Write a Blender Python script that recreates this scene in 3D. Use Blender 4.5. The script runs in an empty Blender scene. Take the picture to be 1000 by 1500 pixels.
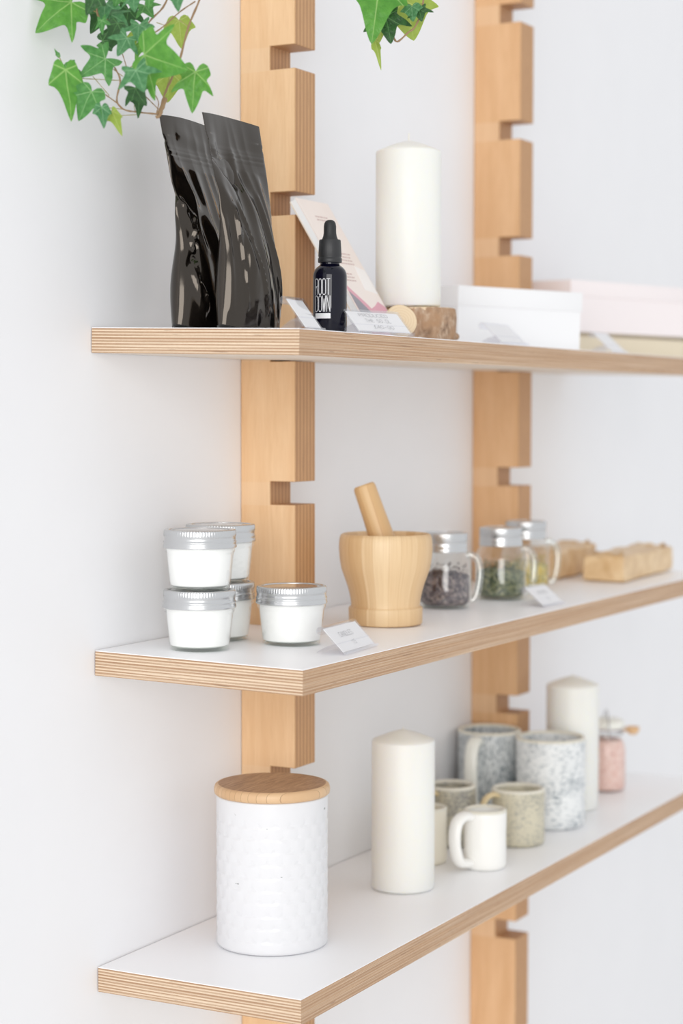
import bpy, bmesh, math, random
from math import sin, cos, pi, radians as rad
from mathutils import Vector, Matrix, noise
C = bpy.context.scene
COL = C.collection
random.seed(11)

# ---------------------------------------------------------------- camera
YAW, PITCH, ROLL = 0.49049, -0.05198, 0.00113
cp, sp = cos(PITCH), sin(PITCH)
F = Vector((cos(YAW)*cp, sin(YAW)*cp, sp)); R = Vector((sin(YAW), -cos(YAW), 0)); U = R.cross(F)
R, U = R*cos(ROLL) + U*sin(ROLL), U*cos(ROLL) - R*sin(ROLL)
cam = bpy.data.cameras.new('camera'); camo = bpy.data.objects.new('camera', cam); COL.objects.link(camo)
camo.matrix_world = Matrix(((R.x, U.x, -F.x, -1.51336), (R.y, U.y, -F.y, -1.07313), (R.z, U.z, -F.z, 0.22728), (0, 0, 0, 1)))
cam.sensor_fit = 'VERTICAL'; cam.sensor_height = 36; cam.lens = 2861.75/1500*36
cam.clip_start = 0.05; cam.clip_end = 50
cam.dof.use_dof = True; cam.dof.focus_distance = 1.86; cam.dof.aperture_fstop = 3.9
C.camera = camo

# ---------------------------------------------------------------- light
w = bpy.data.worlds.new('overcast_daylight'); C.world = w; w.use_nodes = True
bg = w.node_tree.nodes['Background']; bg.inputs[0].default_value = (0.965, 0.98, 1.0, 1); bg.inputs[1].default_value = 0.85
def area(name, loc, target, sx, sy, power, col):
    l = bpy.data.lights.new(name, 'AREA'); l.shape = 'RECTANGLE'; l.size = sx; l.size_y = sy; l.energy = power; l.color = col
    o = bpy.data.objects.new(name, l); COL.objects.link(o); o.location = loc
    o.rotation_euler = (Vector(target) - Vector(loc)).to_track_quat('-Z', 'Y').to_euler()
    return o
area('shop_window_light', (-6.2, -2.9, 1.0), (0.4, -0.1, 0.1), 4.4, 3.6, 205, (1.0, 0.985, 0.96))
vs = C.view_settings; vs.view_transform = 'Standard'; vs.look = 'None'; vs.gamma = 1; vs.use_curve_mapping = False; vs.exposure = 0.08
C.cycles.max_bounces = 12; C.cycles.diffuse_bounces = 8; C.cycles.transparent_max_bounces = 16; C.cycles.use_denoising = True

# ---------------------------------------------------------------- helpers
def srgb(r, g, b):
    f = lambda c: ((c/255+0.055)/1.055)**2.4 if c > 10 else c/255/12.92
    return (f(r), f(g), f(b), 1)
class NT:
    def __init__(s, name):
        s.m = bpy.data.materials.new(name); s.m.use_nodes = True; s.t = s.m.node_tree; s.b = s.t.nodes['Principled BSDF']; s.o = s.t.nodes['Material Output']
    def n(s, typ, **k):
        nd = s.t.nodes.new(typ)
        for a, v in k.items():
            if a.startswith('i_'):
                key = a[2:]; key = int(key) if key.isdigit() else key
                s.put(nd.inputs[key], v)
            else: setattr(nd, a, v)
        return nd
    def put(s, sock, v):
        if hasattr(v, 'is_output') or isinstance(v, bpy.types.NodeSocket): s.t.links.new(v, sock)
        else: sock.default_value = v
    def M(s, op, a, b=0.0, c=0.0):
        nd = s.t.nodes.new('ShaderNodeMath'); nd.operation = op
        s.put(nd.inputs[0], a); s.put(nd.inputs[1], b); s.put(nd.inputs[2], c)
        return nd.outputs[0]
    def mix(s, f, a, b, mode='MIX'):
        nd = s.t.nodes.new('ShaderNodeMix'); nd.data_type = 'RGBA'; nd.blend_type = mode
        s.put(nd.inputs[0], f); s.put(nd.inputs[6], a); s.put(nd.inputs[7], b)
        return nd.outputs[2]
    def obj(s): return s.n('ShaderNodeTexCoord').outputs['Object']
    def xyz(s, v=None):
        nd = s.n('ShaderNodeSeparateXYZ'); s.t.links.new(v if v is not None else s.obj(), nd.inputs[0]); return nd.outputs
    def noise(s, scale, vec=None, stretch=(1, 1, 1), detail=3, rough=0.55, dist=0.0):
        mp = s.n('ShaderNodeMapping'); s.t.links.new(vec if vec is not None else s.obj(), mp.inputs[0]); mp.inputs['Scale'].default_value = stretch
        nd = s.n('ShaderNodeTexNoise'); s.t.links.new(mp.outputs[0], nd.inputs['Vector'])
        nd.inputs['Scale'].default_value = scale; nd.inputs['Detail'].default_value = detail; nd.inputs['Roughness'].default_value = rough; nd.inputs['Distortion'].default_value = dist
        return nd.outputs[0]
    def ramp(s, f, stops, interp='LINEAR'):
        nd = s.n('ShaderNodeValToRGB'); s.t.links.new(f, nd.inputs[0]); cr = nd.color_ramp; cr.interpolation = interp
        while len(cr.elements) < len(stops): cr.elements.new(0.5)
        for e, (p_, c) in zip(cr.elements, stops): e.position = p_; e.color = c
        return nd.outputs[0]
    def bump(s, h, dist=0.0005, strength=0.5):
        nd = s.n('ShaderNodeBump'); s.put(nd.inputs['Height'], h); nd.inputs['Distance'].default_value = dist; nd.inputs['Strength'].default_value = strength
        s.t.links.new(nd.outputs[0], s.b.inputs['Normal'])
    def col(s, c): s.put(s.b.inputs['Base Color'], c); return s
    def rough(s, r): s.put(s.b.inputs['Roughness'], r); return s
    def metal(s, v): s.b.inputs['Metallic'].default_value = v; return s

def plain(name, c, rough=0.5, metal=0.0, var=0.03, scale=60):
    """a plain coat with slight unevenness of tone"""
    t = NT(name); f = t.noise(scale, detail=2)
    d = tuple(max(0, x*(1-var)) for x in c[:3]) + (1,)
    t.col(t.mix(f, d, c)); t.rough(rough); t.metal(metal); return t

def mesh(name, verts, faces, mats, parent=None, smooth=False, mi=None):
    me = bpy.data.meshes.new(name); me.from_pydata([tuple(v) for v in verts], [], faces); me.validate()
    for m in (mats if isinstance(mats, (list, tuple)) else [mats]): me.materials.append(m.m if isinstance(m, NT) else m)
    if mi: me.polygons.foreach_set('material_index', mi)
    bm = bmesh.new(); bm.from_mesh(me); bmesh.ops.recalc_face_normals(bm, faces=bm.faces); bm.to_mesh(me); bm.free()
    if smooth: me.polygons.foreach_set('use_smooth', [True]*len(me.polygons))
    o = bpy.data.objects.new(name, me); COL.objects.link(o)
    if parent: o.parent = parent
    return o
def auto(o, ang=35):
    """mark hard edges so that smooth shading stops there"""
    me = o.data; bm = bmesh.new(); bm.from_mesh(me)
    for e in bm.edges:
        if len(e.link_faces) == 2 and e.calc_face_angle(0) > rad(ang): e.smooth = False
    for f in bm.faces: f.smooth = True
    bm.to_mesh(me); bm.free(); return o
def lathe(name, prof, mats, parent=None, n=64, rf=None, ang=35, loc=None):
    vs_, fs = [], []; k = len(prof)
    idx = []
    for j, (r, z) in enumerate(prof):
        if r < 1e-6: idx.append([len(vs_)]); vs_.append((0, 0, z))
        else:
            row = []
            for i in range(n):
                a = 2*pi*i/n; rr, zz = rf(r, z, a, j) if rf else (r, z)
                row.append(len(vs_)); vs_.append((rr*cos(a), rr*sin(a), zz))
            idx.append(row)
    for j in range(k-1):
        A, B = idx[j], idx[j+1]
        for i in range(n):
            i2 = (i+1) % n
            if len(A) == 1 and len(B) == 1: continue
            if len(A) == 1: fs.append((A[0], B[i], B[i2]))
            elif len(B) == 1: fs.append((A[i], B[0], A[i2]))
            else: fs.append((A[i], A[i2], B[i2], B[i]))
    o = auto(mesh(name, vs_, fs, mats, parent), ang)
    if loc: o.location = loc
    return o
def frames(pts):
    pts = [Vector(p) for p in pts]; T = []
    for i in range(len(pts)): T.append((pts[min(i+1, len(pts)-1)] - pts[max(i-1, 0)]).normalized())
    up = Vector((0, 0, 1)) if abs(T[0].z) < 0.9 else Vector((1, 0, 0)); a = T[0].cross(up).normalized(); out = []
    for i, t in enumerate(T):
        a = (a - t*a.dot(t)).normalized(); out.append((pts[i], t, a, t.cross(a)))
    return out
def tube_data(pts, r, n=8, flat=1.0, vs_=None, fs=None):
    vs_ = [] if vs_ is None else vs_; fs = [] if fs is None else fs; fr = frames(pts); b0 = len(vs_); rr = r if isinstance(r, (list, tuple)) else [r]*len(fr)
    for (p, t, a, b), q in zip(fr, rr):
        for i in range(n):
            an = 2*pi*i/n; vs_.append(p + a*(cos(an)*q) + b*(sin(an)*q*flat))
    for j in range(len(fr)-1):
        for i in range(n):
            i2 = (i+1) % n; fs.append((b0+j*n+i, b0+j*n+i2, b0+(j+1)*n+i2, b0+(j+1)*n+i))
    fs.append(tuple(b0+i for i in range(n))); fs.append(tuple(b0+(len(fr)-1)*n+i for i in range(n)))
    return vs_, fs
def tube(name, pts, r, mat, parent=None, n=8, flat=1.0):
    v, f = tube_data(pts, r, n, flat); return auto(mesh(name, v, f, mat, parent), 60)
def spline(pts, k=8):
    """Catmull-Rom through the points"""
    P = [Vector(p) for p in pts]; P = [P[0]*2-P[1]] + P + [P[-1]*2-P[-2]]; out = []
    for i in range(1, len(P)-2):
        for s in range(k):
            t = s/k; a, b, c, d = P[i-1], P[i], P[i+1], P[i+2]
            out.append(0.5*((2*b) + (c-a)*t + (2*a-5*b+4*c-d)*t*t + (3*b-a-3*c+d)*t**3))
    out.append(P[-2]); return out
def box(name, x0, x1, y0, y1, z0, z1, mat, parent=None, bev=0.0, seg=2):
    bm = bmesh.new(); bmesh.ops.create_cube(bm, size=1)
    for v in bm.verts: v.co = Vector(((x0+x1)/2+v.co.x*(x1-x0), (y0+y1)/2+v.co.y*(y1-y0), (z0+z1)/2+v.co.z*(z1-z0)))
    if bev: bmesh.ops.bevel(bm, geom=list(bm.edges), offset=bev, segments=seg, affect='EDGES', profile=0.5)
    me = bpy.data.meshes.new(name); bm.to_mesh(me); bm.free(); me.materials.append(mat.m if isinstance(mat, NT) else mat)
    o = bpy.data.objects.new(name, me); COL.objects.link(o)
    if parent: o.parent = parent
    return auto(o, 40) if bev else o
def extrude_poly(name, poly, axis, a, b, mats, parent=None, mi_fn=None):
    """polygon (2-D) extruded along an axis from a to b"""
    f3 = {'x': lambda p, t: (t, p[0], p[1]), 'y': lambda p, t: (p[0], t, p[1]), 'z': lambda p, t: (p[0], p[1], t)}[axis]
    n = len(poly); v = [f3(p, a) for p in poly] + [f3(p, b) for p in poly]
    f = [tuple(range(n)), tuple(range(n, 2*n))] + [(i, (i+1) % n, n+(i+1) % n, n+i) for i in range(n)]
    return mesh(name, v, f, mats, parent, mi=[mi_fn(i) for i in range(len(f))] if mi_fn else None)
def tag(o, label=None, cat=None, group=None, kind=None):
    if label: o['label'] = label
    if cat: o['category'] = cat
    if group: o['group'] = group
    if kind: o['kind'] = kind
    return o
def thing(name, label, cat, loc=(0, 0, 0), rz=0.0, group=None, rx=0.0):
    o = bpy.data.objects.new(name, None); COL.objects.link(o); o.location = loc; o.rotation_euler = (rx, 0, rz); o.empty_display_size = 0.02
    return tag(o, label, cat, group)
def settle(o, n):
    '''rest a thing flat on the slightly drooping shelf'''
    rz = o.rotation_euler.z; o.rotation_mode = 'ZYX'; o.rotation_euler = (math.atan(SH[n][1]), 0, rz); return o
def copy_thing(o, label, loc, rz=None, parent=None):
    c = o.copy(); COL.objects.link(c)
    if parent: c.parent = parent
    else:
        c.location = loc
        if rz is not None: c.rotation_euler = (0, 0, rz)
        c['label'] = label
    for ch in list(o.children): copy_thing(ch, None, None, None, c)
    return c

GL = {  # thin stroke capitals in a unit box
 'A': [[(0, 0), (.5, 1), (1, 0)], [(.2, .4), (.8, .4)]], 'B': [[(0, 0), (0, 1), (.7, 1), (.9, .8), (.7, .55), (0, .55)], [(.7, .55), (1, .3), (.75, 0), (0, 0)]], 'C': [[(1, .85), (.7, 1), (.3, 1), (0, .8), (0, .2), (.3, 0), (.7, 0), (1, .15)]],
 'D': [[(0, 0), (0, 1), (.6, 1), (1, .85), (1, .15), (.6, 0), (0, 0)]], 'E': [[(1, 1), (0, 1), (0, 0), (1, 0)], [(0, .5), (.8, .5)]], 'H': [[(0, 0), (0, 1)], [(1, 0), (1, 1)], [(0, .5), (1, .5)]],
 'L': [[(0, 1), (0, 0), (.9, 0)]], 'N': [[(0, 0), (0, 1), (1, 0), (1, 1)]], 'O': [[(.25, 0), (0, .12), (0, .88), (.25, 1), (.75, 1), (1, .88), (1, .12), (.75, 0), (.25, 0)]], 'P': [[(0, 0), (0, 1), (.8, 1), (1, .8), (.8, .5), (0, .5)]],
 'R': [[(0, 0), (0, 1), (.75, 1), (1, .88), (1, .6), (.75, .5), (0, .5)], [(.6, .5), (1, 0)]], 'S': [[(1, .85), (.7, 1), (.25, 1), (0, .8), (.2, .55), (.8, .45), (1, .2), (.75, 0), (.3, 0), (0, .15)]], 'T': [[(0, 1), (1, 1)], [(.5, 1), (.5, 0)]],
 'U': [[(0, 1), (0, .15), (.3, 0), (.7, 0), (1, .15), (1, 1)]], 'W': [[(0, 1), (.25, 0), (.5, .8), (.75, 0), (1, 1)]], '0': [[(.3, 0), (0, .2), (0, .8), (.3, 1), (.7, 1), (1, .8), (1, .2), (.7, 0), (.3, 0)]],
 '1': [[(.2, .8), (.5, 1), (.5, 0)]], '4': [[(.8, 0), (.8, 1), (0, .3), (1, .3)]], '5': [[(.9, 1), (.1, 1), (.1, .55), (.7, .55), (1, .3), (.7, 0), (0, .08)]], '-': [[(.2, .5), (.8, .5)]], '.': [[(.4, 0), (.4, .1)]],
 '\u00a3': [[(1, .85), (.7, 1), (.4, .85), (.4, .2), (.1, 0), (1, 0)], [(.1, .5), (.8, .5)]], ' ': []}
def strokes(body, width, height, st, cx=0.0, cy=0.0, gap=0.35):
    '''flat ribbons of lettering: points (u, v) and faces'''
    n = len(body); cw = width/(n + gap*(n-1)); V, Fs = [], []
    for i, ch in enumerate(body):
        x0 = cx - width/2 + i*cw*(1+gap)
        for line in GL[ch]:
            P = [Vector((x0+p[0]*cw, cy-height/2+p[1]*height)) for p in line]
            for a, b in zip(P, P[1:]):
                d_ = (b-a).normalized(); q = Vector((-d_.y, d_.x))*st/2; a2, b2 = a-d_*st*0.4, b+d_*st*0.4; b0 = len(V)
                V += [tuple(a2-q), tuple(b2-q), tuple(b2+q), tuple(a2+q)]; Fs.append((b0, b0+1, b0+2, b0+3))
    return V, Fs

# shelves: top face height at the wall, droop towards the front edge, depth
SH = {1: (0.3048, 0.0226, 0.223), 2: (0.0, 0.0181, 0.225), 3: (-0.3042, -0.0030, 0.222), 0: (1.2117, 0.01, 0.223)}
def zs(n, y): return SH[n][0] + math.tan(math.atan(SH[n][1]))*y + 0.0002
PITCHZ, POSTX, POSTT, POSTD, NOTCHD, SLEN, ST = 0.15139, (0.2683, 0.8659), 0.0434, 0.0666, 0.0366, 1.2, 0.0238

# ---------------------------------------------------------------- materials
m_wall = NT('wall_paint'); f = m_wall.noise(9, detail=4)
m_wall.col(m_wall.mix(f, srgb(238, 238, 240), srgb(242, 242, 244))).rough(0.75); m_wall.bump(m_wall.noise(260, detail=2), 0.0003, 0.15)
m_floor = plain('pale_floor', srgb(236, 235, 234), 0.6)
m_lam = plain('white_laminate', srgb(249, 249, 251), 0.38, var=0.005)

def ply_material(name, axis, n_pairs, thick, span_noise, light, dark, glue, contrast_y=0.55):
    t = NT(name); o = t.obj(); X = t.xyz(o); c = X[axis]
    lowf = t.noise(5.0, o, detail=2); wob = t.M('MULTIPLY', t.M('SUBTRACT', lowf, 0.5), 0.00075)
    ph = t.M('MULTIPLY', t.M('ADD', c, wob), n_pairs/thick)
    tri = t.M('PINGPONG', ph, 0.5); tri = t.M('MULTIPLY', tri, 2.0)
    stripe = t.ramp(tri, [(0.0, light), (0.40, light), (0.56, dark), (1.0, dark)])
    st2 = (1, 1, 1)
    if axis == 2: s1, s2 = (6, 6, 160), (3, 3, 900)
    else: s1, s2 = (160, 160, 6), (700, 700, 4)
    g1 = t.noise(6, o, s1, 4, 0.6); g2 = t.noise(4, o, s2, 3, 0.7)
    tone = t.mix(t.M('MULTIPLY', t.ramp(g1, [(0.35, (0, 0, 0, 1)), (0.7, (1, 1, 1, 1))]), 0.45), stripe, glue, 'MIX')
    nrm = t.n('ShaderNodeTexCoord').outputs['Normal']; ny = t.M('ABSOLUTE', t.xyz(nrm)[1])
    flat = t.mix(t.ramp(g2, [(0.3, (0, 0, 0, 1)), (0.62, (1, 1, 1, 1))]), srgb(214, 170, 122), srgb(158, 112, 74))
    if axis == 2: tone = t.mix(t.M('MULTIPLY', ny, contrast_y), tone, flat)
    # small dark voids in the plies
    if axis == 2:   # uneven, streaky plies
        lay = t.noise(3, o, (0.8, 0.8, 260), 3, 0.7); tone = t.mix(t.M('MULTIPLY', t.ramp(lay, [(0.42, (0, 0, 0, 1)), (0.62, (1, 1, 1, 1))]), 0.45), tone, dark)
        lay2 = t.noise(3, o, (1.2, 1.2, 330), 2, 0.6); tone = t.mix(t.M('MULTIPLY', t.ramp(lay2, [(0.5, (0, 0, 0, 1)), (0.68, (1, 1, 1, 1))]), 0.5), tone, light)
        thin = t.M('LESS_THAN', t.M('PINGPONG', t.M('MULTIPLY', ph, 1.0), 0.5), 0.05); tone = t.mix(t.M('MULTIPLY', t.M('MULTIPLY', thin, ny), 0.45), tone, srgb(128, 92, 62))
    vo = t.noise(26, o, (1.0, 1.0, 22) if axis == 2 else (22, 22, 1.0), 2, 0.4)
    vm = t.ramp(vo, [(0.70, (0, 0, 0, 1)), (0.74, (1, 1, 1, 1))])
    tone = t.mix(t.M('MULTIPLY', vm, 0.6), tone, srgb(96, 62, 40))
    fine = t.noise(300, o, (1, 1, 1), 2)
    t.col(t.mix(0.12, tone, t.mix(fine, dark, light))).rough(0.55)
    t.bump(g1, 0.0003, 0.4); return t
m_ply = ply_material('birch_ply_edge', 2, 8.5, ST, 5, srgb(240, 220, 194), srgb(160, 122, 90), srgb(200, 164, 128), 0.62)
m_plyv = ply_material('birch_ply_edge_upright', 0, 6.0, POSTT, 5, srgb(208, 164, 118), srgb(182, 136, 94), srgb(156, 112, 76))

def veneer(name, a, b, ring):
    t = NT(name); o = t.obj()
    g = t.noise(5, o, (4, 14, 1.2), 5, 0.6, 0.6); f = t.noise(14, o, (4, 60, 2.2), 4, 0.65)
    c1 = t.mix(t.ramp(g, [(0.3, (0, 0, 0, 1)), (0.72, (1, 1, 1, 1))]), a, b)
    c2 = t.mix(t.M('MULTIPLY', t.ramp(f, [(0.5, (0, 0, 0, 1)), (0.75, (1, 1, 1, 1))]), 0.28), c1, ring)
    # paler bands of wood level with each notch
    z = t.xyz(o)[2]; ph = t.M('FRACT', t.M('ADD', t.M('DIVIDE', z, PITCHZ), 10 + 0.16))
    band = t.ramp(ph, [(0.0, (1, 1, 1, 1)), (0.158, (1, 1, 1, 1)), (0.161, (0, 0, 0, 1)), (0.997, (0, 0, 0, 1)), (1.0, (1, 1, 1, 1))])
    c3 = t.mix(t.M('MULTIPLY', band, 0.22), c2, srgb(238, 212, 180))
    kn = t.n('ShaderNodeTexVoronoi'); mp = t.n('ShaderNodeMapping'); t.t.links.new(o, mp.inputs[0]); mp.inputs['Scale'].default_value = (1, 2.6, 1); t.t.links.new(mp.outputs[0], kn.inputs['Vector']); kn.inputs['Scale'].default_value = 9
    km = t.ramp(kn.outputs['Distance'], [(0.0, (1, 1, 1, 1)), (0.035, (1, 1, 1, 1)), (0.075, (0, 0, 0, 1))])
    t.col(t.mix(t.M('MULTIPLY', km, 0.5), c3, srgb(150, 100, 62))).rough(0.5); t.bump(f, 0.0002, 0.3); return t
m_ven = veneer('maple_veneer', srgb(226, 184, 138), srgb(238, 202, 160), srgb(200, 152, 106))

m_ven2 = veneer('shaded_maple_veneer', srgb(212, 166, 120), srgb(226, 184, 140), srgb(184, 134, 92))  # same maple, with the far upright's dimmer light put into its colour

def thin_glass(name, tint, base=0.05, edge=0.55):
    t = NT(name); t.t.nodes.remove(t.b)
    lw = t.n('ShaderNodeLayerWeight'); lw.inputs[0].default_value = 0.5
    fac = t.M('ADD', t.M('MULTIPLY', t.M('POWER', lw.outputs['Facing'], 3.0), edge), base)
    tr = t.n('ShaderNodeBsdfTransparent'); tr.inputs[0].default_value = tint
    gl = t.n('ShaderNodeBsdfGlossy'); gl.inputs['Roughness'].default_value = 0.04; gl.inputs[0].default_value = (1, 1, 1, 1)
    mx = t.n('ShaderNodeMixShader'); t.t.links.new(fac, mx.inputs[0]); t.t.links.new(tr.outputs[0], mx.inputs[1]); t.t.links.new(gl.outputs[0], mx.inputs[2]); t.t.links.new(mx.outputs[0], t.o.inputs[0])
    return t
m_glass = thin_glass('clear_glass', (0.99, 0.995, 0.992, 1))
m_glass_base = thin_glass('thick_glass_base', (0.95, 0.97, 0.95, 1), 0.10, 0.5)
m_acryl = thin_glass('clear_acrylic', (0.955, 0.955, 0.97, 1), 0.05, 0.6)
m_glassj = thin_glass('jar_glass', (0.97, 0.98, 0.975, 1), 0.09, 0.6)
m_metal = NT('brushed_tinplate'); m_metal.col(srgb(206, 207, 208)).rough(0.26).metal(0.9); m_metal.bump(m_metal.noise(300, None, (1, 1, 8), 2), 0.0001, 0.15)
m_metal2 = NT('shiny_lid_disc'); m_metal2.col(srgb(205, 207, 210)).rough(0.15).metal(0.9)
m_cream = plain('white_cream', srgb(250, 250, 248), 0.4, var=0.01)
m_black = plain('matte_black_plastic', srgb(44, 44, 46), 0.42, var=0.2)
m_rubber = plain('black_rubber', srgb(36, 36, 38), 0.55, var=0.2)
m_white = plain('white_card', srgb(242, 241, 240), 0.6, var=0.01)
m_ink = plain('grey_ink', srgb(142, 142, 146), 0.7)
m_inkw = plain('white_print', srgb(232, 232, 234), 0.5)

# ---------------------------------------------------------------- setting
o = box('wall_back', -3.2, 6.0, 0.0, 0.12, -1.3, 2.4, m_wall); tag(o, kind='structure')
o = box('floor', -3.2, 6.0, -4.2, 0.0, -1.36, -1.3, m_floor); tag(o, kind='structure')
# ---------------------------------------------------------------- notched uprights
def post(x, label, vm):
    t = thing('notched_upright', label, 'upright', (x, 0, 0), group='notched plywood uprights on the wall')
    zlo, zhi = -1.25, 1.50; prof = [(-0.0005, zlo), (-POSTD, zlo)]
    for k in range(7, -10, -1):
        zb = -ST - k*PITCHZ + 0.0004 - (0.0008 if k in (0, 2, -2) else 0); zt = -k*PITCHZ + 0.0008
        prof += [(-POSTD, zb), (-NOTCHD, zb), (-NOTCHD, zt), (-POSTD, zt)]
    prof += [(-POSTD, zhi), (-0.0005, zhi)]
    o = extrude_poly('board', prof, 'x', 0, POSTT, [vm, m_plyv], t, lambda i: 0 if i < 2 else 1)
    md = o.modifiers.new('bevel', 'BEVEL'); md.width = 0.0006; md.segments = 1; md.limit_method = 'ANGLE'
    return t
post(POSTX[0], 'near notched plywood upright behind the black pouches and the white canister', m_ven)
post(POSTX[1], 'far notched plywood upright, out of focus, behind the white box and speckled mugs', m_ven2)

# ---------------------------------------------------------------- shelves
m_under = plain('pale_underside_veneer', srgb(234, 222, 208), 0.6, var=0.05, scale=20)
def shelf(n, label, xe):
    z0, k, D = SH[n]
    t = thing('shelf', label, 'shelf', (xe, -0.0012, z0), rx=math.atan(k), group=None)
    L = SLEN - xe; P = [(0, 0)]
    for px in POSTX:
        P += [(px-xe-0.0008, 0), (px-xe-0.0008, -NOTCHD+0.001), (px-xe+POSTT+0.0008, -NOTCHD+0.001), (px-xe+POSTT+0.0008, 0)]
    P += [(L, 0), (L, -D), (0, -D)]
    extrude_poly('plywood_core', P, 'z', -ST, -0.0007, [m_ply, m_under], t, lambda i: 1 if i == 0 else 0)
    top = extrude_poly('laminate', P, 'z', -0.0007, 0, m_lam, t)
    return t
shelf(1, 'upper white-topped plywood shelf carrying the black pouches and boxes', -0.0027)
shelf(2, 'middle white-topped plywood shelf carrying the cream jars and the mortar', 0.0)
shelf(3, 'lower white-topped plywood shelf carrying the canister, candles and mugs', 0.0018)
shelf(0, 'topmost plywood shelf above the frame that the ivy hangs from', 0.0)

# ---------------------------------------------------------------- small cream jars
def knurl(rk, z0, z1, amp, n):
    return lambda r, z, a, j: (r - (amp*(0.5+0.5*cos(n*a)) if z0 < z < z1 and r > rk else 0), z)
def cream_jar(label, loc, rz):
    t = thing('cream_jar', label, 'jar', loc, rz, 'glass jars of white cream')
    H = 0.0574
    def quilt(r, z, a, j):
        if 0.008 < z < 0.030 and r > 0.025:
            s = abs(((a*11/pi + z*320) % 2) - 1); q = abs(((a*11/pi - z*320) % 2) - 1); m = max(0.0, min(1, (cos(a*2)+0.2)*3))*min(1, (z-0.008)*400, (0.030-z)*400)
            return r + 0.00025*m*min(s, q)*2, z
        return r, z
    prof = [(0, 0.0016), (0.022, 0.0012), (0.0268, 0.0), (0.0282, 0.0004), (0.0289, 0.002), (0.0293, 0.0055)]
    prof += [(0.0293+(0.0322-0.0293)*i/22, 0.0055+0.0285*i/22) for i in range(1, 23)]
    prof += [(0.0326, 0.0350), (0.0334, 0.0358), (0.0338, 0.0372), (0.0336, 0.0388), (0.0330, 0.0396), (0.0325, 0.042), (0.0325, 0.055)]
    lathe('glass_body', prof, m_glass, t, 128, quilt, 60)
    fp = [(0, 0.0036), (0.0255, 0.0032), (0.0277, 0.0045), (0.0285, 0.0075), (0.0312, 0.034), (0.0318, 0.040), (0.0300, 0.0415), (0, 0.0415)]
    tag(lathe('cream_filling', fp, m_cream, t, 64), 'smooth white cream')
    lathe('thick_base', [(0, 0.0006), (0.0262, 0.0006), (0.0278, 0.0020), (0.0280, 0.0030), (0, 0.0030)], m_glass_base, t, 48)
    bp = [(0.0331, 0.0405), (0.0351, 0.0402), (0.0353, 0.0412), (0.0350, 0.0428), (0.0345, 0.0440), (0.0350, 0.0455), (0.0350, 0.0462), (0.0342, 0.0470), (0.0342, 0.0490), (0.0343, 0.0505),
          (0.0346, 0.0512), (0.0346, 0.0530), (0.0346, 0.0550), (0.0344, 0.0562), (0.0338, 0.0571), (0.0326, 0.0574), (0.0300, 0.0574), (0.0297, 0.0570), (0.0297, 0.0560)]
    lathe('screw_band', bp, m_metal, t, 400, knurl(0.0340, 0.0518, 0.0566, 0.00045, 80), 60)
    lathe('lid_disc', [(0.0298, 0.0562), (0.0285, 0.0563), (0.0270, 0.0567), (0.0255, 0.0564), (0, 0.0564), (0, 0.0555), (0.0298, 0.0555)], m_metal2, t, 64)
    return t
z2 = lambda y: zs(2, y)
TILT2 = math.atan(SH[2][1])
j0 = cream_jar('front-left cream jar on the shelf, lower jar of the nearest stack', (0.0676, -0.0747, z2(-0.0747)), rad(-150))
copy_thing(j0, 'cream jar on top of the front-left stack of two', (0.0680, -0.0752, z2(-0.0747)+0.0575), rad(-161))
copy_thing(j0, 'lower cream jar of the rear stack, mostly hidden behind the front stack', (0.1451, -0.0500, z2(-0.050)), rad(-145))
copy_thing(j0, 'cream jar on top of the rear stack, against the wooden upright', (0.1462, -0.0500, z2(-0.050)+0.0575), rad(-90))
copy_thing(j0, 'single cream jar standing alone between the stacks and the wooden mortar', (0.1542, -0.1270, z2(-0.1270)), rad(-165))

# ---------------------------------------------------------------- mortar and pestle
def bamboo(name, c1, c2, line, n, axis_rot):
    t = NT(name); o = t.obj(); mp = t.n('ShaderNodeMapping'); mp.vector_type = 'POINT'; t.t.links.new(o, mp.inputs[0]); mp.inputs['Rotation'].default_value = (0, 0, axis_rot)
    X = t.xyz(mp.outputs[0]); ph = t.M('MULTIPLY', X[0], n); cell = t.M('FLOOR', ph); fr = t.M('FRACT', ph)
    wn = t.n('ShaderNodeTexWhiteNoise'); wn.noise_dimensions = '1D'; t.t.links.new(cell, wn.inputs['W'])
    g = t.noise(6, mp.outputs[0], (60, 20, 3), 4, 0.6); c = t.mix(t.M('ADD', t.M('MULTIPLY', wn.outputs[0], 0.7), t.M('MULTIPLY', g, 0.3)), c1, c2)
    e = t.M('LESS_THAN', fr, 0.06); t.col(t.mix(t.M('MULTIPLY', e, 0.5), c, line)).rough(0.42); t.bump(g, 0.0002, 0.2); return t
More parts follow.
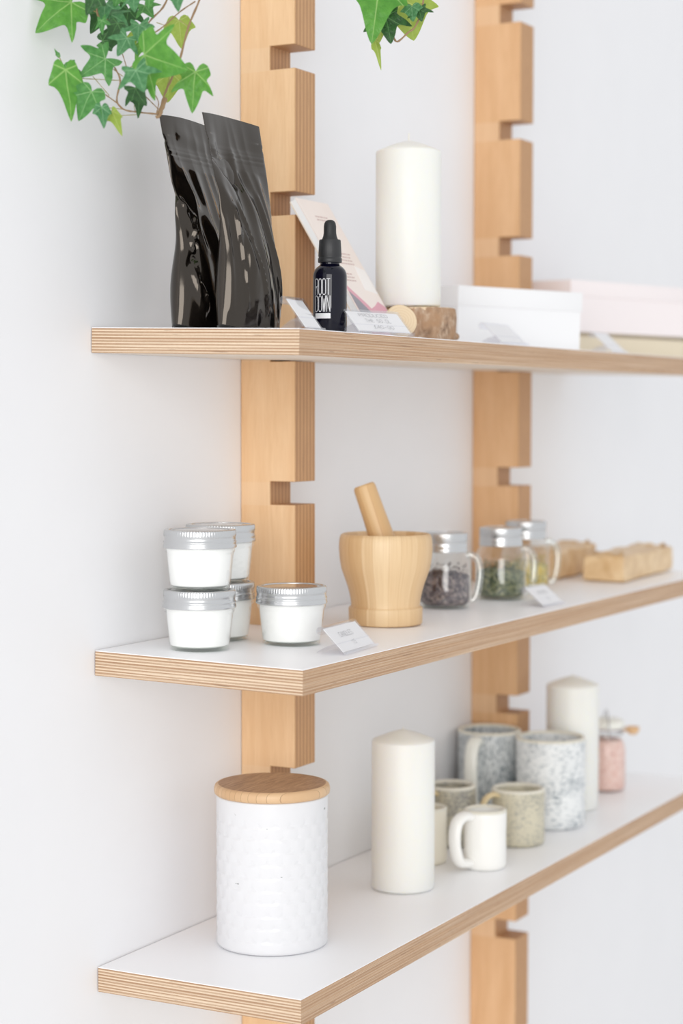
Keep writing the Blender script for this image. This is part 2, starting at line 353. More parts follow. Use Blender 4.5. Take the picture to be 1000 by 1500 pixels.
def staved(name, c1, c2, line, n):
    '''strips of wood running up the sides of a turned bowl'''
    t = NT(name); o = t.obj(); X = t.xyz(o); a = t.M('ARCTAN2', X[1], X[0]); cb = t.n('ShaderNodeCombineXYZ'); t.put(cb.inputs[0], a); t.put(cb.inputs[1], t.M('MULTIPLY', X[2], 3.0)); v = cb.outputs[0]
    ph = t.M('ADD', t.M('MULTIPLY', a, n/(2*pi)), t.M('MULTIPLY', t.noise(1.3, v, (1, 0.0, 0), 2), 4.5)); cell = t.M('FLOOR', ph); fr = t.M('FRACT', ph)
    wn = t.n('ShaderNodeTexWhiteNoise'); wn.noise_dimensions = '1D'; t.put(wn.inputs['W'], cell)
    g = t.noise(3.0, v, (22, 1.6, 0), 4, 0.6); c = t.mix(t.M('ADD', t.M('MULTIPLY', wn.outputs[0], 0.62), t.M('MULTIPLY', t.ramp(g, [(0.3, (0, 0, 0, 1)), (0.7, (1, 1, 1, 1))]), 0.38)), c1, c2)
    e = t.M('LESS_THAN', fr, 0.035); t.col(t.mix(t.M('MULTIPLY', e, 0.35), c, line)).rough(0.42); t.bump(g, 0.0002, 0.2); return t
m_bam = staved('laminated_bamboo', srgb(206, 166, 116), srgb(240, 214, 174), srgb(184, 140, 94), 22)
m_pes = bamboo('pestle_wood', srgb(206, 166, 116), srgb(230, 198, 150), srgb(196, 150, 104), 110, rad(-60))
t = thing('mortar', 'pale laminated wooden mortar bowl with pestle inside, beside the single cream jar', 'mortar', (0.3561, -0.1287, z2(-0.1287)))
bp = [(0, 0.001), (0.036, 0.0), (0.0385, 0.0006), (0.0396, 0.002), (0.0398, 0.0170), (0.0396, 0.0182), (0.0388, 0.0190), (0.0372, 0.0194), (0.0370, 0.0210), (0.0375, 0.0260), (0.0388, 0.033), (0.0412, 0.042), (0.0444, 0.051), (0.0477, 0.060), (0.0495, 0.071),
      (0.0503, 0.081), (0.0502, 0.088), (0.0494, 0.0935), (0.0480, 0.0965), (0.0462, 0.0975), (0.0446, 0.0968), (0.0436, 0.0945), (0.0425, 0.085), (0.040, 0.065), (0.034, 0.045), (0.022, 0.033), (0, 0.030)]
lathe('bowl', [q for q in bp], m_bam, t, 96, None, 40)
tp = thing('pestle', 'light wooden pestle leaning left inside the mortar', 'pestle', (0.3561, -0.1287, z2(-0.1287)))
a, b = Vector((0.004, -0.010, 0.050)), Vector((-0.0085, 0.0225, 0.1497)); d = (b-a); L_ = d.length
pp = [(0, 0), (0.008, 0.0008), (0.0125, 0.004), (0.0150, 0.010), (0.0155, 0.018), (0.0146, 0.030), (0.0136, 0.045), (0.0126, 0.075), (0.0122, 0.095), (0.0121, L_-0.004), (0.0112, L_-0.0012), (0.0095, L_), (0, L_)]
o = lathe('shaft', pp, m_pes, tp, 48); o.location = a; o.rotation_euler = d.to_track_quat('Z', 'Y').to_euler()

# ---------------------------------------------------------------- mason mugs with herbs
def herb_mat(name, cols):
    t = NT(name); v = t.n('ShaderNodeTexVoronoi'); t.t.links.new(t.obj(), v.inputs['Vector']); v.inputs['Scale'].default_value = 330
    s = t.n('ShaderNodeSeparateColor'); t.t.links.new(v.outputs['Color'], s.inputs[0])
    t.col(t.ramp(s.outputs[0], [(i/(len(cols)-1), c) for i, c in enumerate(cols)])).rough(0.8); return t
m_h1 = herb_mat('dried_dark_petals', [srgb(50, 42, 48), srgb(84, 74, 82), srgb(120, 108, 110), srgb(160, 146, 140)])
m_h2 = herb_mat('dried_green_leaves', [srgb(52, 64, 50), srgb(86, 98, 70), srgb(120, 124, 92), srgb(150, 150, 112)])
m_h3 = herb_mat('dried_yellow_flowers', [srgb(168, 140, 40), srgb(222, 190, 70), srgb(150, 146, 90), srgb(236, 214, 130)])
def mug_jar(label, loc, rz, hm, fill, what, seed):
    t = thing('handled_jar', label, 'jar', loc, rz)
    pr_ = [(0, 0.003), (0.022, 0.002), (0.0262, 0.0), (0.0290, 0.001), (0.0306, 0.004), (0.0312, 0.010), (0.0312, 0.044), (0.0306, 0.052), (0.0290, 0.058), (0.0262, 0.0625), (0.0250, 0.065), (0.0248, 0.070)]
    def em(r, z, a, j):   # raised oval medallion on the front of the glass
        if r > 0.029 and 0.012 < z < 0.052:
            q = ((a-pi if a > 0 else a)*0.030/0.010)**2 + ((z-0.032)/0.017)**2
            if q < 1: r += 0.0012*min(1.0, (1-q)*5)
        return r, z
    P = pr_[:6] + [(0.0312, 0.010+0.034*i/14) for i in range(1, 14)] + pr_[6:]
    lathe('glass_body', P, m_glassj, t, 96, em, 60)
    lathe('thick_base', [(0, 0.0006), (0.0262, 0.0006), (0.0280, 0.0020), (0.0284, 0.0032), (0, 0.0032)], m_glass_base, t, 48)
    tube('handle', spline([(0, -0.0250, 0.0605), (0, -0.031, 0.0610), (0, -0.0375, 0.056), (0, -0.0405, 0.046), (0, -0.0405, 0.032), (0, -0.038, 0.018), (0, -0.0345, 0.0095), (0, -0.0305, 0.0085)], 5), 0.0044, m_glassh, t, 12, 1.0)
    rg = random.Random(seed)
    def lump(r, z, a, j): return (r + 0.0016*noise.noise(Vector((cos(a)*4+seed, sin(a)*4, z*180))) if r > 0.001 else r), z + (0.004*noise.noise(Vector((cos(a)*2, sin(a)*2+seed, r*90))) if z > fill-0.003 else 0)
    fp = [(0, 0.0036), (0.024, 0.0036), (0.0272, 0.006)] + [(0.0277, 0.006+(fill-0.010)*i/10) for i in range(1, 11)] + [(0.024, fill-0.001), (0.016, fill+0.001), (0.008, fill), (0, fill+0.001)]
    tag(lathe('contents', fp, hm, t, 60, lump, 80), what)
    vs_, fs = [], []
    for i in range(420):   # loose flakes over the heap
        a = rg.uniform(0, 2*pi); q = rg.random(); z = rg.uniform(0.006, fill+0.010); r = 0.0275*math.sqrt(rg.random()) if z > fill-0.002 else rg.uniform(0.0265, 0.0285)
        p = Vector((r*cos(a), r*sin(a), z)); s = rg.uniform(0.0012, 0.0030); u_ = Vector((rg.gauss(0, 1), rg.gauss(0, 1), rg.gauss(0, 1))).normalized(); v_ = u_.orthogonal().normalized(); b0 = len(vs_)
        for k in range(3): vs_.append(p + u_*s*cos(2.1*k) + v_*s*0.7*sin(2.1*k))
        vs_.append(p + u_.cross(v_)*s*0.4); fs += [(b0, b0+1, b0+3), (b0+1, b0+2, b0+3), (b0+2, b0, b0+3), (b0, b0+2, b0+1)]
    vs_ = [v for v in vs_]; 
    tag(mesh('loose_flakes', vs_, fs, hm, t), kind='stuff')
    bp = [(0.0250, 0.0655), (0.0262, 0.0650), (0.0266, 0.0662), (0.0262, 0.0675), (0.0258, 0.0690), (0.0262, 0.0705), (0.0262, 0.0730), (0.0257, 0.0742), (0.0257, 0.0755), (0.0262, 0.0765), (0.0262, 0.0855), (0.0258, 0.0868), (0.0248, 0.0874), (0.0220, 0.0874), (0.0218, 0.0866)]
    lathe('screw_band', bp, m_metal, t, 240, knurl(0.0258, 0.0768, 0.0862, 0.0005, 60), 60)
    lathe('lid_disc', [(0.0219, 0.0868), (0.020, 0.0866), (0, 0.0866), (0, 0.0855), (0.0219, 0.0855)], m_metal2, t, 48)
    return t
m_glassh = thin_glass('handle_glass', (0.93, 0.95, 0.94, 1), 0.16, 0.8)
hr = rad(28)   # handles point to the right and slightly forward
mug_jar('handled glass jar of dark dried petals right beside the wooden mortar', (0.5470, -0.1095, z2(-0.1095)), hr, m_h1, 0.040, 'dark dried petals', 3)
mug_jar('handled glass jar of dried green leaves, middle of the three', (0.6764, -0.1242, z2(-0.1242)), hr, m_h2, 0.036, 'dried green leaves', 7)
mug_jar('handled glass jar of yellow dried flowers, farthest of the three', (0.8080, -0.1020, z2(-0.1020)), hr, m_h3, 0.034, 'yellow dried flowers', 12)

# ---------------------------------------------------------------- wrapped loaf-like blocks
def loaf_mat():
    t = NT('crinkled_tan_wrap'); f = t.noise(38, None, (1, 1, 1), 5, 0.6, 0.5); g = t.noise(170, detail=2)
    c = t.mix(t.ramp(f, [(0.32, (0, 0, 0, 1)), (0.68, (1, 1, 1, 1))]), srgb(208, 172, 128), srgb(240, 214, 176)); t.col(t.mix(t.M('MULTIPLY', g, 0.25), c, srgb(214, 176, 96))).rough(0.4); t.bump(f, 0.002, 0.6); return t
m_loaf = loaf_mat()
def block(label, x, y, L, W_, H, rz, seed):
    t = thing('wrapped_block', label, 'package', (x, y, z2(y)+0.0004), rz, 'wrapped tan blocks at the far end of the middle shelf')
    bm = bmesh.new(); bmesh.ops.create_cube(bm, size=1); bmesh.ops.subdivide_edges(bm, edges=list(bm.edges), cuts=14, use_grid_fill=True)
    for v in bm.verts:
        c = v.co; r = 0.42; q = Vector((c.x*L, c.y*W_, (c.z+0.5)*H))
        ex = max(abs(c.x), abs(c.y))
        inset = 0.0035 if abs(c.z) > 0.49 else 0; q.x -= math.copysign(inset if abs(c.x) > 0.45 else 0, c.x); q.y -= math.copysign(inset if abs(c.y) > 0.45 else 0, c.y)
        d_ = noise.noise_vector(Vector((q.x*38+seed, q.y*38, q.z*38)))*0.0022; q += d_
        if c.z > 0.3: q.z += 0.003*noise.noise(Vector((q.x*20, q.y*20, seed)))
        q.z = max(q.z, 0); v.co = q
    me = bpy.data.meshes.new('block_body'); bm.to_mesh(me); bm.free(); me.materials.append(m_loaf.m); o = bpy.data.objects.new('block_body', me); COL.objects.link(o); o.parent = t; auto(o, 50)
    # folded ends of the wrapper
    for s in (-1, 1):
        vs_ = []; fs = []
        for k in range(5):
            yy = (k/4-0.5)*W_*0.8; zz = H*0.93 + 0.003*sin(k*2.3+seed); vs_ += [(s*L*0.47, yy, zz), (s*(L*0.42), yy*0.9, zz+0.006+0.002*cos(k*1.7)), (s*L*0.36, yy*0.8, zz+0.001)]
        for k in range(4):
            for m in range(2): a = k*3+m; fs.append((a, a+3, a+4, a+1))
        o = mesh('wrapper_fold', vs_, fs, m_loaf, t, True); md = o.modifiers.new('s', 'SOLIDIFY'); md.thickness = 0.0006
    settle(t, 2)
    return t
block('front tan wrapped block, nearer the shelf edge at the far right', 1.0700, -0.1480, 0.225, 0.056, 0.036, rad(2), 3.0)
block('rear tan wrapped block, partly hidden behind the front one', 1.0200, -0.0640, 0.160, 0.052, 0.040, rad(3), 9.0)
# ---------------------------------------------------------------- label holders
def holder(label, x, y, n, rz, W_, back, up, lines, group='clear label holders'):
    z0 = zs(n, y); t = thing('label_holder', label, 'label holder', (x, y, z0+0.0006), rz)
    # side profile in (y, z): slanted plate rolled over at the top, with a prop leg behind
    th = 0.0012; dy, dz = back, up; n_ = Vector((-dz, dy)).normalized()
    def strip(name, pts, mat, x0, x1, th):
        V = []; 
        P2 = [Vector(p) for p in pts]; off = []
        for i, p in enumerate(P2):
            tt = (P2[min(i+1, len(P2)-1)] - P2[max(i-1, 0)]).normalized(); off.append(p + Vector((-tt.y, tt.x))*th)
        poly = [tuple(p) for p in P2] + [tuple(p) for p in reversed(off)]
        return extrude_poly(name, poly, 'x', x0, x1, mat, t)
    roll = [(dy + 0.0028*sin(a)*1.0, dz - 0.0028 + 0.0028*cos(a)) for a in [rad(-30), 0, rad(40), rad(80), rad(120), rad(160), rad(200)]]
    strip('plate', [(0.0, 0.0), (0.0006, 0.0006), (dy*0.5, dz*0.5), (dy-0.0022, dz-0.0012)] + roll, m_acryl, 0, W_, th)
    strip('prop_leg', [(dy*0.32, dz*0.42-0.0012), (dy*0.7, dz*0.25), (dy*1.12, 0.0)], m_acryl, 0.001, W_-0.001, th)
    strip('lip', [(-0.0010, 0.0002), (-0.0020, 0.0012), (-0.0016, 0.0028)], m_acryl, 0, W_, 0.0008)
    # card and its lettering, in the slanted plane
    ax = Vector((1, 0, 0)); ay = Vector((0, dy, dz)).normalized(); an = Vector((0, -dz, dy)).normalized(); L = math.hypot(dy, dz); org = Vector((0, 0, 0)) + an*0.0004
    P3 = lambda u, v, h=0.0: org + ax*u + ay*v + an*h
    m = 0.0026; c = [P3(m, m), P3(W_-m, m), P3(W_-m, L-m), P3(m, L-m)]; c2 = [q + an*0.0005 for q in c]
    mesh('card', c + c2, [(0, 1, 2, 3), (4, 5, 6, 7), (0, 1, 5, 4), (1, 2, 6, 5), (2, 3, 7, 6), (3, 0, 4, 7)], m_white, t)
    for body, w_, h_, u, v in lines:
        P, f_ = strokes(body, w_, h_, 0.0003, u*W_, v*L); tag(mesh('lettering', [P3(p[0], p[1], 0.0014) for p in P], f_, m_ink, t), kind='stuff')
    settle(t, n); return t
holder('clear label holder with hand-lettered card by the single cream jar', 0.1026, -0.2125, 2, rad(4.6), 0.0806, 0.0247, 0.0241, [('CANDLES', 0.030, 0.0056, 0.46, 0.62), ('15', 0.0065, 0.0052, 0.50, 0.30)])
holder('clear label holder in front of the jars of dried herbs', 0.6100, -0.2067, 2, rad(-2), 0.060, 0.0257, 0.0213, [('HERBS', 0.026, 0.005, 0.5, 0.62), ('5', 0.004, 0.005, 0.5, 0.28)])
holder('empty-looking clear label holder between the black pouch and the dropper bottle', 0.0600, -0.1950, 1, rad(3), 0.038, 0.0235, 0.030, [])
holder('clear label holder with three lettered lines right of the dropper bottle', 0.1440, -0.2060, 1, rad(-16), 0.078, 0.0225, 0.0225, [('PRODUCED', 0.040, 0.0042, 0.47, 0.76), ('THE 50.DL', 0.036, 0.0042, 0.50, 0.53), ('£40-00', 0.028, 0.0042, 0.52, 0.26)])
holder('frosted label holder in front of the lidded white box', 0.4980, -0.2020, 1, rad(-6), 0.058, 0.0277, 0.0235, [])
holder('out-of-focus label holder in front of the beige box', 0.8480, -0.2020, 1, rad(-4), 0.046, 0.030, 0.0258, [])

# ---------------------------------------------------------------- black pouches
m_foil = NT('glossy_black_foil'); m_foil.col(srgb(18, 15, 13)).rough(0.09); m_foil.b.inputs['Specular IOR Level'].default_value = 0.8; m_foil.b.inputs['Specular Tint'].default_value = (1.0, 0.88, 0.76, 1)
m_foil.bump(m_foil.noise(55, None, (1, 1, 0.5), 2, 0.4, 0.8), 0.0010, 0.18)
def pouch(label, x, y, seed, lean, creases):
    t = thing('stand_up_pouch', label, 'pouch', (x, y, zs(1, y)+0.0004), 0, 'black foil pouches on the upper shelf')
    H, HW, NU, NV = 0.2005, 0.0500, 72, 130
    def G(v):
        if v < 0.16: return 0.0175 + 0.004*sin(v/0.16*pi/2)
        if v < 0.76: s = (v-0.16)/0.60; return 0.0215*(1-s*s*(3-2*s)) + 0.0014*s
        return 0.0014 if v < 0.85 else 0.0009
    def pt(u, v, side):
        w_ = HW*(1 - 0.06*sin(min(1, v/0.8)*pi) + 0.035*max(0, v-0.8)/0.2)
        e = max(0.0, 1-abs(u)**2.4); th = G(v)*e**0.62 + 0.00025
        yy = -side*th if False else side*th
        d_ = 0.0
        env = e**0.5*min(1, (1-v)*9+0.15)
        d_ += 0.0022*noise.noise(Vector((u*1.3+seed*3, v*3.4, side*2+seed)))*env
        rg = noise.noise(Vector((u*2.2+seed, v*2.6+u*1.2, side*4+seed))); d_ += 0.0016*(0.5-abs(rg)*2)*env*(1 if v < 0.75 else 0.35)
        for (u0, v0, u1, v1, wd, dp, sd) in creases:
            if sd != side: continue
            ax_, ay_ = u-u0, (v-v0)*2; bx, by = u1-u0, (v1-v0)*2; tt = max(0, min(1, (ax_*bx+ay_*by)/(bx*bx+by*by))); dd = math.hypot(ax_-bx*tt, ay_-by*tt)
            d_ += dp*math.exp(-(dd/wd)**2)*(0.4+0.6*sin(pi*min(1, max(0, tt*0.9+0.05))))
        if 0.795 < v < 0.806 or 0.818 < v < 0.829: d_ += 0.0007*(abs(u) < 0.97)   # zip ridges
        yy = side*(th + d_*(1 if abs(u) < 0.985 else 0))
        bend = lean*(0.35*v + 0.65*max(0, (v-0.55)/0.45)**1.3) + 0.0025*sin(u*2.2+seed)*v*v + (0.003*math.exp(-((v-0.86)/0.1)**2))*cos(u*1.4)
        xx = u*w_ + 0.0015*noise.noise(Vector((u, v*5, seed*5)))*abs(u)
        xx += (0.0065*math.exp(-((v-0.40)/0.13)**2) + 0.004*math.exp(-((v-0.62)/0.05)**2))*(0.5-0.5*u)**2*(1 if seed > 3 else 0.35)
        zz = v*H - 0.0035*(1-e)*0 - (0.002*(u*u) if v > 0.9 else 0)
        if v < 0.12: zz += 0.004*(abs(u)**4)*(1-v/0.12)
        if abs(u) > 0.985 and 0.868 < v < 0.88: xx *= 0.965           # tear notches
        return (xx, yy + bend, zz)
    vs_, fs = [], []
    for s in (-1, 1):
        for j in range(NV+1):
            for i in range(NU+1): vs_.append(pt(i/NU*2-1, j/NV, s))
    N = (NU+1)*(NV+1); I = lambda s, i, j: s*N + j*(NU+1) + i
    for s in (0, 1):
        for j in range(NV):
            for i in range(NU): fs.append((I(s, i, j), I(s, i+1, j), I(s, i+1, j+1), I(s, i, j+1)))
    for j in range(NV):
        for i in (0, NU): fs.append((I(0, i, j), I(0, i, j+1), I(1, i, j+1), I(1, i, j)))
    for i in range(NU):
        fs.append((I(0, i, 0), I(0, i+1, 0), I(1, i+1, 0), I(1, i, 0))); fs.append((I(0, i, NV), I(0, i+1, NV), I(1, i+1, NV), I(1, i, NV)))
    auto(mesh('foil_body', vs_, fs, m_foil, t), 70)
    return t
CR1 = [(-0.72, 0.56, -0.60, 0.10, 0.03, 0.0035, -1), (-0.45, 0.58, -0.30, 0.42, 0.03, 0.003, -1), (-0.30, 0.42, 0.0, 0.08, 0.03, 0.003, -1), (0.45, 0.62, 0.75, 0.14, 0.05, 0.003, -1), (-0.95, 0.80, -0.1, 0.68, 0.05, -0.004, -1), (-0.85, 0.62, -0.35, 0.30, 0.10, 0.0035, -1), (-0.55, 0.50, -0.5, 0.12, 0.07, -0.0035, -1), (-0.1, 0.78, 0.35, 0.40, 0.12, 0.0030, -1), (0.35, 0.60, 0.5, 0.10, 0.10, -0.0028, -1), (-0.6, 0.80, 0.1, 0.70, 0.12, -0.0040, -1), (0.0, 0.55, 0.05, 0.15, 0.14, 0.0026, -1), (0.62, 0.7, 0.8, 0.1, 0.09, 0.0022, -1), (-0.95, 0.5, -0.9, 0.1, 0.06, 0.003, -1)]
CR2 = [(-0.95, 0.60, -0.55, 0.52, 0.035, 0.004, -1), (-0.55, 0.52, -0.80, 0.40, 0.03, 0.0045, -1), (-0.80, 0.40, -0.62, 0.20, 0.03, 0.004, -1), (-0.62, 0.20, -0.45, 0.10, 0.035, 0.004, -1), (-0.70, 0.47, -0.62, 0.14, 0.05, -0.004, -1), (-0.9, 0.78, 0.4, 0.30, 0.14, 0.0040, -1), (-0.85, 0.56, -0.62, 0.40, 0.06, 0.0045, -1), (-0.62, 0.40, -0.85, 0.30, 0.05, -0.0045, -1), (-0.80, 0.28, -0.55, 0.08, 0.07, 0.0040, -1), (-0.5, 0.92, 0.5, 0.88, 0.08, 0.0014, -1), (-0.3, 0.55, 0.0, 0.1, 0.2, -0.003, -1)]
pouch('black foil pouch in front, overlapping the other pouch', 0.0780, -0.1240, 1.3, 0.0205, CR1)
pouch('black foil pouch behind, nearer the wall at the left', 0.0790, -0.0740, 6.1, 0.0180, CR2)

# ---------------------------------------------------------------- dropper bottle
m_blue = NT('dark_cobalt_glass'); m_blue.col(srgb(8, 8, 26)).rough(0.05); m_blue.b.inputs['Specular IOR Level'].default_value = 0.4
by_ = -0.170; t = thing('dropper_bottle', 'dark blue glass dropper bottle with black pipette cap and white lettering', 'bottle', (0.1536, by_, zs(1, by_)+0.0002))
lathe('glass_body', [(0, 0.001), (0.013, 0.0), (0.0155, 0.0008), (0.0165, 0.003), (0.0165, 0.0550), (0.0161, 0.0580), (0.0148, 0.0612), (0.0125, 0.0638), (0.0104, 0.0652), (0.0094, 0.0664), (0.0092, 0.071), (0, 0.071)], m_blue, t, 64)
lathe('cap', [(0.0085, 0.0682), (0.0112, 0.0682), (0.0116, 0.0689), (0.0116, 0.0722), (0.0109, 0.0728), (0.0109, 0.0738), (0.0113, 0.0746), (0.0105, 0.0892), (0.0100, 0.0902), (0.0070, 0.0904), (0, 0.0904)], m_black, t, 240, lambda r, z, a, j: (r*(1-0.012*(0.5+0.5*cos(60*a))) if 0.0744 < z < 0.0895 else r, z), 50)
lathe('rubber_bulb', [(0.0080, 0.0900), (0.0074, 0.0915), (0.0066, 0.0935), (0.0061, 0.0965), (0.0060, 0.1000), (0.0060, 0.1030), (0.0055, 0.1060), (0.0042, 0.1081), (0.0022, 0.1092), (0, 0.1094)], m_rubber, t, 48)
va = math.atan2(-F.y, -F.x)   # side of the bottle turned to the shop
az = va - rad(27)
def wrap(body, z, w_, h_, st, r, name):
    P, f_ = strokes(body, w_, h_, st); return mesh(name, [(r*cos(az+p[0]/r), r*sin(az+p[0]/r), z+p[1]) for p in P], f_, m_inkw, t)
tag(wrap('ROOT', 0.0443, 0.0160, 0.0150, 0.0006, 0.01662, 'lettering'), 'tall narrow white letters reading ROOT', kind='stuff')
tag(wrap('DOWN', 0.0281, 0.0160, 0.0150, 0.0006, 0.01662, 'lettering'), 'tall narrow white letters reading DOWN', kind='stuff')
V = []; Fs = []
for i in range(9):
    a_ = az + (-0.0085 + 0.017*i/8)/0.0166; V += [(0.0166*cos(a_), 0.0166*sin(a_), 0.0140), (0.0166*cos(a_), 0.0166*sin(a_), 0.0190)]
for i in range(8): Fs.append((i*2, i*2+2, i*2+3, i*2+1))
tag(mesh('label_strip', V, Fs, m_inkw, t), 'narrow white label strip')

# ---------------------------------------------------------------- booklet leaning on the upright
t = thing('booklet', 'pale pink booklet leaning back against the wooden upright behind the bottle', 'book', (0.2650, -0.1600, zs(1, -0.160)+0.0008))
ang = math.atan2(0.1440, 0.0900); t.rotation_euler = (ang, 0, 0)
m_pink = plain('pale_pink_cover', srgb(244, 233, 227), 0.5, var=0.02); m_page = plain('white_pages', srgb(244, 243, 243), 0.6, var=0.02)
m_pk1 = plain('pink_print', srgb(226, 168, 182), 0.5); m_gr1 = plain('grey_blue_print', srgb(150, 148, 158), 0.5); m_lt = plain('white_print_area', srgb(248, 244, 242), 0.5); m_tan = plain('cream_backing', srgb(236, 220, 200), 0.6)
BW, BH, BT = 0.069, 0.171, 0.0085
box('page_block', 0.0, BW, 0.0004, BH, -BT+0.0012, -0.0010, m_page, t)
box('front_cover', -0.0002, BW+0.0005, 0, BH+0.0006, -0.0010, 0.0, m_pink, t)
box('back_cover', -0.0002, BW+0.0005, 0, BH+0.0006, -BT, -BT+0.0012, m_tan, t)
def flat_shape(name, pts, h, mat, label=None):
    n = len(pts); V = [(x_, y_, h) for x_, y_ in pts] + [(x_, y_, h-0.0002) for x_, y_ in pts]
    o = mesh(name, V, [tuple(range(n)), tuple(range(n, 2*n))] + [(i, (i+1) % n, n+(i+1) % n, n+i) for i in range(n)], mat, t)
    if label: o['label'] = label
flat_shape('printed_patch', [(0.002, 0.0), (BW-0.001, 0.0), (BW-0.001, 0.040), (BW-0.012, 0.046), (BW-0.024, 0.040), (BW-0.036, 0.036), (0.028, 0.042), (0.010, 0.058), (0.002, 0.066)], 0.0002, m_pk1, 'pink printed shape')
flat_shape('printed_patch', [(0.002, 0.010), (0.030, 0.006), (0.028, 0.030), (0.014, 0.046), (0.002, 0.056)], 0.00035, m_gr1, 'grey printed shape')
flat_shape('printed_patch', [(BW-0.026, 0.060), (BW-0.001, 0.056), (BW-0.001, 0.086), (BW-0.020, 0.090)], 0.0002, m_lt, 'white printed shape')
m_txt = plain('soft_rose_print', srgb(205, 176, 172), 0.6)
V, Fs = [], []
for (u0, v0, nl, wl) in [(0.022, 0.150, 2, 0.026), (0.020, 0.104, 4, 0.030), (0.012, 0.078, 3, 0.020)]:
    for k in range(nl):
        x_ = u0
        while x_ < u0+wl:
            w2 = random.uniform(0.002, 0.006); y_ = v0-k*0.0042; b0 = len(V); V += [(x_, y_, 0.00015), (x_+w2, y_, 0.00015), (x_+w2, y_+0.0014, 0.00015), (x_, y_+0.0014, 0.00015)]; Fs.append((b0, b0+1, b0+2, b0+3)); x_ += w2+0.0012
tag(mesh('printed_lines', V, Fs, m_txt, t), kind='stuff')

# ---------------------------------------------------------------- candles
m_wax = NT('ivory_wax'); m_wax.col(srgb(236, 236, 231)).rough(0.42); m_wax.b.inputs['Subsurface Weight'].default_value = 0.35; m_wax.b.inputs['Subsurface Radius'].default_value = (1.0, 0.9, 0.55); m_wax.b.inputs['Subsurface Scale'].default_value = 0.02
m_wick = plain('cotton_wick', srgb(240, 236, 226), 0.8)
def candle(label, loc, wk=True):
    t = thing('pillar_candle', label, 'candle', loc, 0, 'ivory pillar candles')
    lathe('wax_body', [(0, 0.0008), (0.030, 0.0), (0.0338, 0.0012), (0.0350, 0.0035), (0.0350, 0.1640), (0.0347, 0.1652), (0.0338, 0.1662), (0.0250, 0.1698), (0.0150, 0.1738), (0.0070, 0.1762), (0.0030, 0.1772), (0, 0.1773)], m_wax, t, 80, None, 30)
    k = 1.0 if wk else 0.25
    tube('wick', [(0, 0, 0.1765), (0.0003, 0, 0.1770+0.003*k), (0.0010, 0.0003, 0.1770+0.006*k), (0.0022*k, 0.0006, 0.1770+0.0085*k)], 0.0008, m_wick, t, 8)
    return t
c0 = candle('ivory pillar candle standing on the bark-edged log slice', (0.3760, -0.1450, 0.3374))
c1 = candle('nearer ivory pillar candle on the lower shelf, left of the mugs', (0.4181, -0.1198, zs(3, -0.1198)), False)
copy_thing(c1, 'farther ivory pillar candle behind the speckled mugs, blurred', (0.9194, -0.1243, zs(3, -0.1243)))

# ---------------------------------------------------------------- log slice and small round slice
m_bark = NT('rough_bark'); f = m_bark.noise(120, None, (1, 1, 0.45), 5, 0.7, 0.6); g = m_bark.noise(45, detail=4)
m_bark.col(m_bark.mix(m_bark.ramp(g, [(0.35, (0, 0, 0, 1)), (0.65, (1, 1, 1, 1))]), m_bark.ramp(f, [(0.35, srgb(122, 98, 80)), (0.5, srgb(178, 150, 126)), (0.65, srgb(216, 198, 178))]), srgb(178, 142, 110))).rough(0.95); m_bark.bump(f, 0.003, 0.8)
def rings(name, c1, c2):
    t = NT(name); X = t.xyz(); r = t.M('SQRT', t.M('ADD', t.M('MULTIPLY', X[0], X[0]), t.M('MULTIPLY', X[1], X[1]))); n1 = t.noise(30, detail=2)
    s = t.M('SINE', t.M('MULTIPLY', t.M('ADD', r, t.M('MULTIPLY', n1, 0.004)), 2200)); t.col(t.mix(t.M('ADD', t.M('MULTIPLY', s, 0.3), 0.4), c1, c2)).rough(0.7); return t
m_ring = rings('cut_wood_rings', srgb(232, 210, 178), srgb(222, 196, 160))
t = thing('log_slice', 'bark-edged log slice under the upper candle', 'log slice', (0.3880, -0.1500, zs(1, -0.150)+0.0005))
def barkf(r, z, a, j): return (r*(1 + 0.035*noise.noise(Vector((cos(a)*1.5, sin(a)*1.5, 3))) + 0.035*noise.noise(Vector((cos(a)*9, sin(a)*9, z*90)))) if r > 0.03 else r, z)
lathe('bark', [(0.0392, 0.0), (0.0402, 0.001), (0.0406, 0.008), (0.0404, 0.016), (0.0408, 0.025), (0.0400, 0.0338), (0.0392, 0.0345)], m_bark, t, 160, barkf, 60)
lathe('cut_wood', [(0, 0.0002), (0.0396, 0.0002), (0.0396, 0.0346), (0, 0.0346)], m_ring, t, 96, None, 40)
kb = lathe('knot', [(0, 0), (0.004, 0.0006), (0.0062, 0.003), (0.0058, 0.006), (0.003, 0.0085), (0, 0.009)], m_bark, t, 16); kb.location = (0.031, -0.029, 0.001)
t = thing('wood_round', 'small pale round of cut wood leaning on the log slice', 'wood slice', (0.2660, -0.1900, zs(1, -0.1900)+0.0166)); t.rotation_euler = (rad(72), 0, rad(-45))
lathe('slice', [(0, -0.004), (0.0156, -0.004), (0.0166, -0.003), (0.0168, 0.003), (0.0158, 0.004), (0, 0.004)], m_ring, t, 48)

